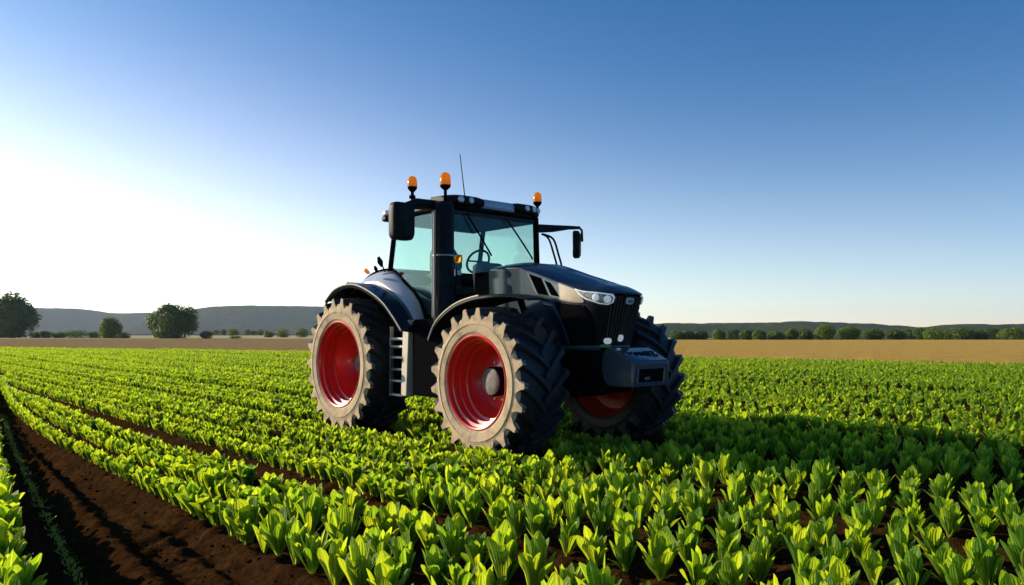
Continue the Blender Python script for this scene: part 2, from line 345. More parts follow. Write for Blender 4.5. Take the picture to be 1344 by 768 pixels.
# ------------------------------------------------------------------ hills
def hills(name, prof, dist, depth, seed, bump):
    """prof: (pixel column, pixel row) of the skyline as seen from the road; becomes a rounded ridge 'depth' metres thick"""
    px = np.array([p[0] for p in prof], float); py = np.array([p[1] for p in prof], float)
    cols = np.arange(px[0], px[-1], 1.1); hh = (438 - np.interp(cols, px, py)) / 1008 * dist + CAM_H
    k = np.hanning(25); k /= k.sum(); hh = np.convolve(np.pad(hh, 12, mode='edge'), k, 'valid')
    t = np.linspace(-1, 1, 41); prof_t = np.cos(t * math.pi / 2) ** .8
    A = (cols - 672) / 1008.0
    D = dist + t[:, None] * depth; X = A[None] * (dist + t[:, None] * depth); Y = D + 0 * X
    Z = hh[None] * prof_t[:, None] - .5
    Z = Z + (np.abs(fbm(X / 22, Y / 60, seed, 3)) * bump + fbm(X / 200, Y / 300, seed + 4, 2) * bump) * np.clip(prof_t[:, None] * 2, 0, 1)
    return sheet(name, X, Y, Z, M['hill'])
hills('hills', [(-330, 412), (-150, 408), (-60, 404), (0, 403), (45, 404), (103, 405.5), (125, 408), (147, 411.5), (194, 410.5), (240, 411), (300, 416), (380, 425), (450, 437)], 2900, 600, 41, 3)
hills('hills', [(150, 432), (190, 420), (225, 412), (250, 407), (275, 403), (312, 402), (403, 402.5), (480, 405), (560, 411), (640, 418), (720, 426), (800, 436)], 2400, 500, 42, 2.6)
hills('hills', [(560, 436), (700, 430), (800, 427), (867, 425.5), (932, 425.5), (1004, 424), (1062, 423), (1148, 426.5), (1191, 429.3), (1230, 434), (1300, 437.5)], 860, 170, 43, 2.5)
hills('hills', [(1130, 437), (1180, 432), (1220, 429), (1242, 426.5), (1344, 425), (1450, 422), (1700, 424)], 770, 150, 44, 2.5)

# ------------------------------------------------------------------ haze: the air between us and the hills
hz = MB().box(-4200, 4200, -60, 4300, -3, 125)
hm = bpy.data.materials.new('haze'); hm.use_nodes = True; hnt = hm.node_tree; hnt.nodes.remove(hnt.nodes['Principled BSDF'])
pv = hnt.nodes.new('ShaderNodeVolumePrincipled'); pv.inputs['Color'].default_value = (.68, .80, 1, 1); pv.inputs['Density'].default_value = .0001; pv.inputs['Anisotropy'].default_value = .12
hnt.links.new(pv.outputs[0], hnt.nodes['Material Output'].inputs['Volume'])
ho = hz.build('haze', hm, smooth=0); ho['kind'] = 'stuff'

# ------------------------------------------------------------------ trees and bushes
def leaf_cloud(n, rx, ry, rz, zc, size, lobes, rng, flatbase=0.0):
    """leaf-sized quads in clumps spread through the crown's volume"""
    C = []; Rr = []
    for i in range(lobes):
        d = rng.normal(size=3); d /= np.linalg.norm(d); q = rng.uniform(.40, .66)
        C.append(d * q); Rr.append(rng.uniform(.30, .46))
    C = np.array(C); Rr = np.array(Rr); C[0] = 0; Rr[0] = .88
    k = rng.choice(lobes, n, p=Rr ** 2 / (Rr ** 2).sum()); d = rng.normal(size=(n, 3)); d /= np.linalg.norm(d, axis=1)[:, None]
    rad = rng.uniform(.35, 1.05, n) ** .5
    P = C[k] + d * (Rr[k] * rad)[:, None]
    P = P * np.array([rx, ry, rz]); P[:, 2] += zc
    if flatbase: P[:, 2] = np.maximum(P[:, 2], flatbase * rng.uniform(.6, 1.4, n))
    nrm = d + rng.normal(size=(n, 3)) * .38; nrm /= np.linalg.norm(nrm, axis=1)[:, None]
    a = np.cross(nrm, rng.normal(size=(n, 3))); a /= np.linalg.norm(a, axis=1)[:, None]; b = np.cross(nrm, a)
    s = size * rng.uniform(.5, 1.3, n); a *= s[:, None] * .5; b *= (s * rng.uniform(.5, 1, n))[:, None] * .5
    V = np.stack([P - a, P - b * .8, P + a, P + b], 1).reshape(-1, 3)
    rn = np.repeat(np.clip(.5 + rng.normal(size=n) * .25 + (rng.uniform(size=lobes)[k] - .5) * .5, 0, 1), 4)
    return V, np.arange(n * 4).reshape(-1, 4), rn
def tree(name, px, base_d, wpx, hpx, label, cat, group, fol, stems=1, trunk=.25, n=3000, seed=0, size=None, lobes=22):
    rng = np.random.default_rng(seed + 100); h = hpx / 1008 * base_d + max(0, 0); w = wpx / 1008 * base_d / 2
    x = (px - 672) / 1008 * base_d; t = empty(name, (x, base_d, 0)); tag(t, label, cat, group)
    th = h * trunk; rz = (h - th * .45) / 2; zc = h - rz
    if trunk <= .06: rz = h * .60; zc = h * .40
    V, Fq, rn = leaf_cloud(n, w, w * rng.uniform(.85, 1.1), rz, zc, size or h * .055, lobes, rng, flatbase=th * .5 + .05)
    np_mesh('crown', V, Fq, M[fol], t, attrs={'rnd': rn})
    mb = MB()
    for s in range(stems):
        a = rng.uniform(0, 6.28); o = 0 if stems == 1 else w * .18
        p0 = (o * math.cos(a), o * math.sin(a), -.1); p1 = (o * 1.2 * math.cos(a), o * 1.2 * math.sin(a), th); p2 = (o * 2 * math.cos(a), o * 2 * math.sin(a), th + rz * .9)
        r = h * .03; mb.tube([p0, p1, p2], [r * 1.3, r, r * .45], 8)
        for q in range(4):
            b = rng.uniform(0, 6.28); L = w * rng.uniform(.5, .8)
            mb.tube([p1, (p1[0] + L * .5 * math.cos(b), p1[1] + L * .5 * math.sin(b), th + rz * .4), (p1[0] + L * math.cos(b), p1[1] + L * math.sin(b), zc + rz * rng.uniform(-.2, .4))], [r * .6, r * .4, r * .15], 6)
    mb.build('trunk', M['bark'], t, smooth=60); return t
tree('broadleaf_tree', 14, 262, 68, 62, 'large dark round tree at the left edge of the field, tallest of all', 'tree', None, 'fol_dark', trunk=.05, n=14000, seed=1, size=.95, lobes=40)
tree('broadleaf_tree', 146, 240, 31, 32, 'small egg-shaped green tree between the hedge and the big round tree', 'tree', None, 'fol_mid', trunk=.05, n=7000, seed=2, size=.55, lobes=24)
tree('broadleaf_tree', 226, 232, 70, 49, 'wide round green tree on several short trunks, standing alone before the hills', 'tree', None, 'fol_dark', stems=4, trunk=.06, n=15000, seed=3, size=.72, lobes=40)
HB_ = [(46, 20, 9.0, 'first'), (61, 22, 10.5, 'second'), (78, 23, 9.5, 'third'), (100, 36, 12.5, 'fourth and widest'), (124, 24, 9.5, 'fifth')]
for i, (px, w, h, nth) in enumerate(HB_):
    tree('hedge_bush', px, 270, w, h, f'low dark green bush in the left hedge, {nth} from the big edge tree', 'bush', 'bushes of the left hedge', 'fol_dark', trunk=.05, n=2200, seed=10 + i, size=.32)
tree('round_bush', 163, 236, 20, 9.5, 'low dark bush at the right foot of the small egg-shaped tree', 'bush', None, 'fol_dark', trunk=.05, n=1500, seed=20, size=.3)
tree('round_bush', 271, 228, 20, 11, 'lone dark dome-shaped bush right of the wide round tree', 'bush', None, 'fol_dark', trunk=.05, n=1800, seed=21, size=.3)
tree('broadleaf_tree', 306, 300, 20, 13, 'small pale green tree above a flat dark bush before the left hills', 'tree', None, 'fol_mid', trunk=.2, n=1500, seed=22, size=.4)
tree('round_bush', 309, 236, 20, 4.2, 'flat dark bush lying under the small pale green tree', 'bush', None, 'fol_dark', trunk=.05, n=900, seed=23, size=.25)
for i, (px, w, h, nth) in enumerate([(283, 13, 9, 'first'), (294, 11, 10, 'second'), (324, 13, 9.5, 'third'), (333, 10, 8, 'fourth'), (342, 12, 9.5, 'fifth')]):
    tree('broadleaf_tree', px, 520, w, h, f'hazy small tree at the foot of the hills, {nth} from the left of five', 'tree', 'hazy trees at the foot of the hills', 'fol_mid', trunk=.15, n=700, seed=30 + i, size=.8)
for i, (px, w, h, lab) in enumerate([(352, 16, 10, 'small green dome bush, leftmost of three behind the rear tractor wheel'), (372, 25, 13, 'wide green dome bush, middle of three behind the rear tractor wheel'), (397, 23, 14, 'tall green dome bush touching the rear tractor tyre')]):
    tree('round_bush', px, 300, w, h, lab, 'bush', 'dome bushes behind the rear wheel', 'fol_mid', trunk=.05, n=1600, seed=40 + i, size=.4)
ORD = 'first second third fourth fifth sixth seventh eighth ninth tenth eleventh twelfth thirteenth fourteenth fifteenth sixteenth seventeenth eighteenth nineteenth twentieth twenty-first twenty-second twenty-third twenty-fourth'.split()
TL = [(890, 24, 13, 0), (903, 20, 14, 0), (919, 24, 14, 0), (943.5, 19, 15.5, 1), (963, 22, 14, 2), (979, 19, 14.5, 1), (997, 21, 15, 1), (1019, 26, 13.5, 1), (1039, 20, 16, 1), (1057, 25, 15.5, 0), (1083, 28, 24, 1), (1112, 36, 19.5, 1),
      (1145, 34, 16, 0), (1175, 32, 15, 0), (1192, 20, 13, 2), (1208, 22, 15, 2), (1226, 26, 18.5, 1), (1246, 22, 14, 0), (1264, 35, 18.5, 0), (1286, 26, 14, 0), (1304, 24, 15, 2), (1327, 32, 18, 1), (1352, 26, 15, 0)]
KIND = ['dark green rounded tree', 'bright green dome-shaped tree', 'dull green tree set further back']
for i, (px, w, h, k) in enumerate(TL):
    d = 174 if k < 2 else 215
    extra = ' and the tallest' if h == 24 else ''
    tree('hedgerow_tree', px, d + (i % 3) * 1.5 + (6 if k == 0 else 0), w * 1.06, h + (1 if k == 2 else 0), f'{KIND[k]} behind the wheat, {ORD[i]} from the tractor{extra}', 'tree', 'trees in a row behind the wheat', 'fol_mid' if k == 1 else 'fol_dark', trunk=.05, n=3600, seed=60 + i, size=.36, lobes=26)

# ------------------------------------------------------------------ crop plants
def make_plant(rng, nleaf, nl, nw, hgt=.32, tuft=False):
    """a rosette of upright paddle leaves; returns quads and the leaf attributes"""
    Vs = []; Fs = []; AC = []; AL = []; RN = []; base = 0
    t = np.linspace(0, 1, nl + 1); c = np.linspace(-1, 1, nw + 1)
    for i in range(nleaf):
        inner = i / max(nleaf - 1, 1)
        az = i * 2.399 + rng.uniform(-.35, .35); L = hgt * rng.uniform(.80, 1.15) * (.78 + .30 * inner); lean = math.radians(rng.uniform(16, 34) * (1 - inner) ** 1.2 + rng.uniform(2, 11))
        curl = rng.uniform(-.25, .40) * (1.1 - inner); W = L * rng.uniform(.125, .18)
        wid = W * (.12 + .88 * np.clip((t - .06) / .62, 0, 1) ** .9) * np.sqrt(np.clip(1 - np.clip((t - .66) / .345, 0, 1) ** 2.3, 0, 1)); wid[-1] = W * .16
        r0 = .012
        if tuft:
            L = hgt * rng.uniform(.62, 1.02) * (.80 + .22 * inner); lean = math.radians(rng.uniform(8, 25) * (1 - inner) + rng.uniform(0, 9)); curl = rng.uniform(.1, .75) * (1.15 - inner); wid = wid * 1.35; r0 = rng.uniform(.01, .055)
        ang = lean + curl * t ** 2; r = np.concatenate([[0], np.cumsum(np.sin(ang[:-1]) * L / nl)]) + r0; z = np.concatenate([[0], np.cumsum(np.cos(ang[:-1]) * L / nl)])
        fold = rng.uniform(.15, .5); wav = rng.uniform(-.012, .012)
        ca, sa = math.cos(az), math.sin(az)
        X = r[:, None] - (c[None] ** 2) * 0; off = wid[:, None] * c[None]; up = np.abs(c)[None] * wid[:, None] * fold
        X = X - up * np.cos(ang)[:, None]; Z = z[:, None] + up * np.sin(ang)[:, None] + wav * np.sin(t * 9)[:, None] * c[None]
        tw = rng.uniform(-.5, .5) * t[:, None]; offx = off * np.cos(tw); X = X + off * np.sin(tw)
        V = np.stack([X * ca - offx * sa, X * sa + offx * ca, Z], -1).reshape(-1, 3)
        I = np.arange((nl + 1) * (nw + 1)).reshape(nl + 1, nw + 1) + base
        Vs.append(V); Fs.append(np.stack([I[:-1, :-1], I[:-1, 1:], I[1:, 1:], I[1:, :-1]], -1).reshape(-1, 4))
        AC.append(np.repeat(c[None], nl + 1, 0).ravel()); AL.append(np.repeat(t[:, None], nw + 1, 1).ravel()); RN.append(np.full(len(V), rng.uniform(0, .5))); base += len(V)
    return np.concatenate(Vs), np.concatenate(Fs), np.concatenate(AC), np.concatenate(AL), np.concatenate(RN)

TO = np.array([.66164, 10.16444])          # the tractor's origin on the ground, under the front axle
WHEELS = [(0, -1.115, .915, .36), (0, 1.115, .915, .36), (-3.38, -1.105, 1.03, .37), (-3.38, 1.105, 1.03, .37)]
def under_wheel(x, y):
    p = np.stack([x - TO[0], y - TO[1]], -1); lu = p @ FV; lv = p @ LV; bad = np.zeros(len(lu), bool)
    for u, v, r, hw in WHEELS: bad |= (np.abs(lu - u) < .82 * r) & (np.abs(lv - v) < hw + .06)
    return bad
ROWS = [('left', o) for o in (.12, .50, .90, 1.3, 1.7, 2.1)]
ROWS += [('bed', v) for v in (2.21, 2.60, 2.98)]
ROWS += [('bed', v) for v in (3.72, 4.12, 4.64, 5.04, 5.44, 6.16, 6.54, 7.00, 7.36)]
vv = 8.22
while vv < 95:
    if all(abs(vv - g) > s + .06 for g, s, d in GAPS): ROWS.append(('bed', vv))
    vv += .45 if vv < 10 else .46
PX = []; PY = []; PR = []
for ri, (kind, v0) in enumerate(ROWS):
    sp = .245 if v0 < 14 else .33
    if kind == 'left': sp = .22
    u = np.concatenate([np.arange(-115, -9, .18), np.arange(-9, -5.5, .20), np.arange(-5.5, 14, .255)]) if v0 < 11 else np.arange(-115, 14, .27); u = u + RNG.uniform(0, .27) + RNG.normal(size=len(u)) * .022
    v = (left_edge(u) - v0) if kind == 'left' else bend(u, np.full_like(u, v0))
    if kind == 'bed' and v0 < 3.5: u, v = u[u > -29], v[u > -29]
    v = v + RNG.normal(size=len(u)) * .012
    x, y = xy_of(u, v)
    px = 672 + 1008 * x / np.maximum(y, .1); py = 438 + 1008 * 1.2 / np.maximum(y, .1)
    ok = (y > 3.2) & (px > -130) & (px < 1480) & (y < bnd(x) + 1.2 * vnoise(x * .3, y * .3, 8)) & (RNG.uniform(size=len(u)) > .008) & ~under_wheel(x, y)
    PX.append(x[ok]); PY.append(y[ok]); PR.append(np.full(ok.sum(), ri))
PX = np.concatenate(PX); PY = np.concatenate(PY); PR = np.concatenate(PR); PZ = soil_z(PX, PY)
_u, _v = uv_of(PX, PY); PS = .84 - .18 * np.clip((-5.5 - _u) / 4.5, 0, 1) * np.clip((9 - _v) / 2, .0, 1) - .13 * np.clip((_v - 10.5) / 1.5, 0, 1); PT = (_u + .5 * vnoise(PX * 2, PY * 2, 55) < -5.6) | (_v > 10.6)
# the 300 that show largest become plants of their own
inview = (672 + 1008 * PX / PY > -5) & (672 + 1008 * PX / PY < 1349) & (438 + 1008 * 1.25 / PY < 768)
order = np.argsort(np.where(inview, PY, 1e6)); near = order[:300]; isnear = np.zeros(len(PX), bool); isnear[near] = True
rng = np.random.default_rng(5)
VAR = [make_plant(rng, rng.integers(13, 19), 8, 4) for i in range(10)] + [make_plant(rng, rng.integers(20, 26), 7, 2, tuft=True) for i in range(8)]
protos = []
for V, Fq, ac, al, rn in VAR:
    o = np_mesh('crop_plant', V, Fq, M['crop'], smooth=True, attrs={'across': ac, 'along': al, 'rnd': rn}); protos.append(o)
def row_label(ri):
    kind, v0 = ROWS[ri]
    if kind == 'left': return 'green leafy crop plant at the left edge, beyond the wide bare furrow'
    if v0 < 2.5: return 'bright green leafy crop plant in the row along the wide bare furrow'
    if v0 < 2.9: return 'bright green leafy crop plant in the second row from the wide bare furrow'
    if v0 < 3.3: return 'bright green leafy crop plant in the row just before the narrow dark furrow'
    k = [i for i, r in enumerate(ROWS) if r[0] == 'bed' and r[1] > 3.5].index(ri)
    return f'bright green leafy crop plant in the {ORD[k]} row behind the narrow dark furrow'
used = set()
for j, i in enumerate(near):
    k = int(rng.integers(10, 18)) if PT[i] else int(rng.integers(10)); o = protos[k]
    if k in used or True:
        if k not in used: used.add(k)
        else: o = o.copy(); COL.objects.link(o)
    o.location = (PX[i], PY[i], PZ[i] - .008); s = rng.uniform(.82, 1.14) * PS[i] * (1.2 if ROWS[int(PR[i])][0] == 'left' else 1)
    o.rotation_euler = (rng.normal() * .07, rng.normal() * .07, rng.uniform(0, 6.28)); o.scale = (s, s, s * rng.uniform(.9, 1.1))
    tag(o, row_label(int(PR[i])), 'crop plant', 'crop plants of the nearest rows')
# the rest: one mass, coarser with distance
def mass(name, idx, variants, rng, mt):
    Vs = []; Fs = []; A = [[], [], []]; base = 0; k = rng.integers(len(variants), size=len(idx))
    for q, (V, Fq, ac, al, rn) in enumerate(variants):
        I = idx[k == q]; n = len(I)
        if not n: continue
        a = rng.uniform(0, 6.28, n); s = PS[I] * rng.uniform(.86, 1.12, n) * (1 + .25 * vnoise(PX[I] * .25, PY[I] * .25, 77)); c, d = np.cos(a) * s, np.sin(a) * s
        P = np.empty((n, len(V), 3)); P[..., 0] = V[None, :, 0] * c[:, None] - V[None, :, 1] * d[:, None] + PX[I][:, None]
        P[..., 1] = V[None, :, 0] * d[:, None] + V[None, :, 1] * c[:, None] + PY[I][:, None]; P[..., 2] = V[None, :, 2] * s[:, None] + (PZ[I] - .008)[:, None]
        Vs.append(P.reshape(-1, 3)); Fs.append((Fq[None] + (np.arange(n) * len(V))[:, None, None] + base).reshape(-1, 4)); base += n * len(V)
        A[0].append(np.tile(ac, n)); A[1].append(np.tile(al, n)); A[2].append(np.clip(np.tile(rn, n) + np.repeat(rng.uniform(0, .5, n), len(V)), 0, 1))
    return np.concatenate(Vs), np.concatenate(Fs), [np.concatenate(q) for q in A]
far = np.where(~isnear)[0]; D = PY[far]
tf = PT[far]
groups = [(far[(D < 15) & ~tf], [make_plant(rng, 14, 5, 2) for i in range(8)]), (far[(D < 15) & tf], [make_plant(rng, 21, 4, 2, tuft=True) for i in range(10)]),
          (far[(D >= 15) & (D < 30) & tf], [make_plant(rng, 16, 3, 1, tuft=True) for i in range(8)]), (far[(D >= 15) & ~tf], [make_plant(rng, 12, 3, 1) for i in range(6)]),
          (far[(D >= 30) & tf], [make_plant(rng, 10, 2, 1, tuft=True) for i in range(8)])]
parts = [mass('m', a, b, rng, None) for a, b in groups if len(a)]
off = 0; FF = []
for p in parts: FF.append(p[1] + off); off += len(p[0])
o = np_mesh('crop_field', np.concatenate([p[0] for p in parts]), np.concatenate(FF), M['cropfar'], smooth=True,
            attrs={n: np.concatenate([p[2][i] for p in parts]) for i, n in enumerate(('across', 'along', 'rnd'))})
tag(o, 'rows of low bright green crop plants filling the field around the tractor', 'crop', None, 'stuff')
print('plants', len(PX), 'mass quads', sum(map(len, FF)))

# thin strip of weeds in the wide furrow, and loose clods
def weeds():
    u = np.arange(-17, -3.0, .011); le = left_edge(u); re = bend(u, np.full_like(u, 2.13)); v = le + (re - le) * .235 + RNG.normal(size=len(u)) * .02
    x, y = xy_of(u, v); n = len(u); z = soil_z(x, y)
    a = RNG.uniform(0, 6.28, n); h = RNG.uniform(.012, .042, n); w = RNG.uniform(.005, .012, n); ln = RNG.normal(size=(n, 2)) * .025
    P = np.stack([x, y, z], -1); dx = np.stack([np.cos(a) * w, np.sin(a) * w, 0 * a], -1); up = np.stack([ln[:, 0], ln[:, 1], h], -1)
    V = np.stack([P - dx, P + dx, P + dx * .4 + up, P - dx * .4 + up], 1).reshape(-1, 3)
    o = np_mesh('weed_strip', V, np.arange(4 * n).reshape(-1, 4), M['weed'], attrs={'rnd': np.repeat(RNG.uniform(0, 1, n), 4)})
    tag(o, 'thin line of small green weeds along the wide bare furrow', 'weeds', None, 'stuff')
weeds()
def clods():
    bm = bmesh.new(); bmesh.ops.create_cube(bm, size=1); bmesh.ops.subdivide_edges(bm, edges=bm.edges, cuts=1, use_grid_fill=True)
    for q in bm.verts: q.co = q.co.normalized()
    bm.verts.index_update(); S = np.array([q.co[:] for q in bm.verts]); Fq = np.array([[q.index for q in f.verts] for f in bm.faces]); bm.free()
    n = 9000; y = 3.6 + 9 * RNG.uniform(size=n) ** 1.6; x = RNG.uniform(-.75, .75, n) * y; u, v = uv_of(x, y)
    le = left_edge(u); re = bend(u, np.full_like(u, 2.13)); keep = ((v > le) & (v < re)) | (v > 2.1); keep &= (v < 6.5)
    x, y = x[keep], y[keep]; n = len(x); z = soil_z(x, y); s = .003 + .015 * RNG.uniform(size=n) ** 3
    J = 1 + RNG.normal(size=(n, len(S), 1)) * .22
    V = S[None] * J * (s[:, None] * np.stack([RNG.uniform(.7, 1.5, n), RNG.uniform(.7, 1.5, n), RNG.uniform(.6, 1, n)], -1))[:, None] + np.stack([x, y, z], -1)[:, None]
    o = np_mesh('soil_clods', V.reshape(-1, 3), (Fq[None] + (np.arange(n) * len(S))[:, None, None]).reshape(-1, 4), M['soil'], smooth=True)
    tag(o, 'loose dark brown clods of soil between the crop rows', 'soil', None, 'stuff')
clods()

# ================================================================== TRACTOR  (x forward, y to its left, z up)
T = empty('tractor', (TO[0], TO[1], 0), ROWROT)
tag(T, 'large black and grey tractor with red wheel rims standing in the green crop field', 'tractor')
# ---- wheels
def wheel(cx, side, r, rim_r, width, nlug, yc):
    """side -1 = right wheel (outer face towards -y)"""
    w = empty('wheel', (cx, yc, r), 0, T); s = side; hw = width / 2; F = hw      # outer face at s*hw
    rc = r - .062
    # carcass: from outer bead round the tread to inner bead, offsets measured towards the outer face
    side_prof = [(rim_r - .005, F - .055), (rim_r + .025, F - .012), (rim_r + .045, F - .004), (rim_r + .05, F + .003), (rim_r + .09, F + .008), (rim_r + .5 * (rc - rim_r) - .012, F + .011), (rim_r + .5 * (rc - rim_r) - .008, F + .017), (rim_r + .5 * (rc - rim_r) + .004, F + .017), (rim_r + .5 * (rc - rim_r) + .008, F + .011), (rc - .11, F + .004), (rc - .085, F - .004), (rc - .045, F - .03)]
    inner = [(a, -b) for a, b in side_prof][::-1]
    tread = [(rc - .02, F - .06), (rc - .004, F - .12), (rc + .006, 0), (rc - .004, -F + .12), (rc - .02, -F + .06)]
    mb = MB(); n = 96
    mb.lathe([(a, s * b) for a, b in side_prof], n, mi=1)
    mb.lathe([(a, s * b) for a, b in [side_prof[-1]] + tread + [inner[0]]], n, mi=0)
    mb.lathe([(a, s * b) for a, b in inner], n, mi=0)
    t = MB(); t.v, t.f, t.m = mb.v, mb.f, mb.m
    # lugs
    da = 2 * math.pi / nlug
    for half in (1, -1):
        for k in range(nlug):
            a0 = k * da + (0 if half == 1 else da / 2); secs = []
            for q in np.linspace(0, 1, 7):
                off = F * (1 - q) * .985 - .035 * q; lag = .36 * (q ** 1.15); a = a0 - lag * (1.12 / (1 + .12))
                wd = (.054 + .014 * (1 - q)) / r; top = r - .022 * (1 - q) ** 2 ; bot = rc - .04
                ta = wd * .62
                secs.append([(bot * math.cos(a + e), s * half * off, bot * math.sin(a + e)) if 0 else ((b * math.cos(a + e)), s * half * off, (b * math.sin(a + e))) for b, e in ((bot, -wd), (top, -ta), (top, ta), (bot, wd))])
            t.loft(secs, caps=True, mi=0)
            # the stubby end of the lug that runs down the shoulder on to the sidewall
            a = a0; e = [(r - .016, -.030 / r), (r - .022, .026 / r), (rc + .01, .034 / r), (rc - .035, .055 / r), (rc - .075, .095 / r), (rc - .12, .12 / r), (rc - .12, -.12 / r), (rc - .075, -.085 / r), (rc - .035, -.055 / r), (rc + .01, -.040 / r)]
            o1 = F * .97; o0 = F + .003
            t.loft([[(b * math.cos(a + g), s * half * o, b * math.sin(a + g)) for b, g in e] for o in (o1 - .05, o0)], mi=1 if half == 1 else 0)
    ty = bpy.data.meshes.new('tyre'); ty.from_pydata(t.v, [], t.f)
    bm = bmesh.new(); bm.from_mesh(ty)
    for f, m in zip(bm.faces, t.m): f.material_index = m
    bmesh.ops.recalc_face_normals(bm, faces=bm.faces); bm.to_mesh(ty); bm.free()
    ty.materials.append(M['tyre']); ty.materials.append(M['dust'])
    ty.polygons.foreach_set('use_smooth', [True] * len(ty.polygons)); ty.set_sharp_from_angle(angle=R(32))
    to = bpy.data.objects.new('tyre', ty); COL.objects.link(to); to.parent = w
    # dished rim
    dz_ = .05 if r < 1 else .17
    dp = [(rim_r + .018, F - .030), (rim_r + .020, F - .012), (rim_r + .006, F - .004), (rim_r - .012, F - .014), (rim_r - .014, F - .06), (rim_r - .050, F - .07), (rim_r - .052, F - .125), (rim_r - .045, F - .14), (rim_r - .080, F - .15),
          (rim_r - .082, F - .215), (rim_r - .074, F - .23), (rim_r - .112, F - .245), (rim_r - .118, F - .31), (rim_r * .62, F - .365 - dz_), (rim_r * .50, F - .345 - dz_), (rim_r * .30, F - .335 - dz_), (0.001, F - .335 - dz_)]
    back = [(rim_r * .62, F - .385 - dz_), (rim_r - .09, F - .40 - dz_), (rim_r - .06, -F + .20), (rim_r - .03, -F + .10), (rim_r + .006, -F + .01), (rim_r + .02, -F + .03)]
    m = MB(); m.lathe([(a, s * b) for a, b in dp], 72); m.lathe([(a, s * b) for a, b in back], 72); m.build('rim', M['red'], w, smooth=50)
    h = MB(); hr = .178 if r < 1 else .15
    h.lathe([(hr * 1.02, s * (F - dz_ - .335)), (hr * 1.02, s * (F - dz_ - .22)), (hr * .93, s * (F - dz_ - .205))], 36, mi=0)
    h.lathe([(hr * .93, s * (F - dz_ - .205)), (hr * .84, s * (F - dz_ - .195)), (hr * .5, s * (F - dz_ - .185)), (.001, s * (F - dz_ - .182))], 36, mi=1)
    hm_ = h.build('hub', [M['matt'], M['hub']], w, smooth=40)
    b = MB()
    for k in range(10):
        a = 2 * math.pi * k / 10; b.lathe([(.018, s * (F - dz_ - .345)), (.018, s * (F - dz_ - .322)), (.001, s * (F - dz_ - .32))], 6, c=(.235 * math.cos(a), 0, .235 * math.sin(a)))
    b.build('wheel_bolts', M['steel'], w)
    return w
for (u, v, r, hw) in WHEELS: wheel(u, -1 if v < 0 else 1, r, .558 if r < 1 else .645, hw * 2, 21 if r < 1 else 22, v)

# ---- chassis and axles
c = MB(); c.box(-3.4, 1.0, -.24, .24, .78, 1.32); c.box(-3.75, -2.6, -.42, .42, .62, 1.6); c.box(-1.3, .5, -.33, .33, .70, .95); c.box(.35, 1.08, -.30, .30, .95, 1.30); c.build('chassis', M['matt'], T, bevel=.02)
c = MB(); c.tube([(0, -.80, .9), (0, -.35, .86), (0, .35, .86), (0, .80, .9)], [.13, .16, .16, .13], 12); c.lathe([(.001, -.80), (.20, -.79), (.24, -.72), (.24, -.62), (.12, -.5)], 20, c=(0, 0, .915)); c.lathe([(.001, .80), (.20, .79), (.24, .72), (.24, .62), (.12, .5)], 20, c=(0, 0, .915))
c.tube([(.22, -.7, .92), (.22, 0, .84), (.22, .7, .92)], .035, 8); c.build('front_axle', M['matt'], T)
c = MB(); c.tube([(-3.38, -.80, 1.03), (-3.38, .80, 1.03)], [.17, .17], 14); c.build('rear_axle', M['matt'], T)

# ---- hood
HT = crom([(-.95, .47, 2.37), (-.3, .475, 2.35), (.4, .465, 2.14), (.75, .44, 2.03), (.98, .385, 2.0), (1.1, .30, 1.985), (1.16, .16, 1.98), (1.18, 0, 1.98)], 8)
HBm = crom([(-.95, .45, 1.34), (-.3, .455, 1.34), (.35, .445, 1.34), (.62, .41, 1.34), (.82, .34, 1.34), (.92, .25, 1.34), (.97, .13, 1.34), (.98, 0, 1.34)], 8)
def hood(s, t, sg=-1, out=0.0):
    def P(s, t):
        x = min(max(s, 0), 7) * 8; i = min(int(x), 55); k = x - i
        return Vector([(HBm[i][j] * (1 - k) + HBm[i + 1][j] * k) * (1 - t) + (HT[i][j] * (1 - k) + HT[i + 1][j] * k) * t for j in range(3)])
    p = P(s, t)
    if out:
        e = .08; s0, s1 = max(s - e, 0), min(s + e, 7)
        du = P(s1, t) - P(s0, t); dt = P(s, t + .05) - P(s, t - .05)
        if s > 6.9: du = Vector((0, -1, 0))
        n = dt.cross(du); n = n.normalized()
        if n.y < 0 or (abs(n.y) < .3 and n.x < 0): n = -n
        if n.x < -.2: n = -n
        p = p + n * out
    return (p.x, sg * p.y, p.z)
def fr(a, t, out=0.0):                        # front parameter: a<0 right of centre
    return hood(7 - abs(a), t, -1 if a < 0 else 1, out)
S = [i / 8 for i in range(57)]
side = MB(); TT = [0, .15, .3, .5, .7, .85, .96, 1.0]
secs = [[hood(s, t, -1) for t in TT] for s in S] + [[hood(s, t, 1) for t in TT] for s in S[::-1][1:]]
side.loft(secs, closed=False, caps=False)
hb = side.build('hood', M['slate'], T, smooth=60)
top = MB(); secs = []
CR = np.interp(np.linspace(0, 7, 57), [0, 1, 2, 3, 4, 5, 6, 7], [.085, .09, .10, .115, .085, .045, .015, .0])
for i, (u, hw, z) in enumerate(HT[:-1]):
    row = []
    for q in np.linspace(-1, 1, 33):
        y = q * (hw + .004); rid = .012 * math.exp(-((abs(y) - .17) / .022) ** 2) * min(1, max(0, (1.1 - u) / .5)) - .012 * math.exp(-((abs(y) - .10) / .03) ** 2) * min(1, max(0, (1.1 - u) / .5))
        row.append((u + .012, y, z + .004 + CR[i] * (1 - abs(q) ** 2.6) + rid))
    secs.append(row)
top.loft(secs, closed=False, caps=False); ht = top.build('hood_top', M['navy'], T, smooth=60)
md = ht.modifiers.new('thick', 'SOLIDIFY'); md.thickness = .02; md.offset = -1
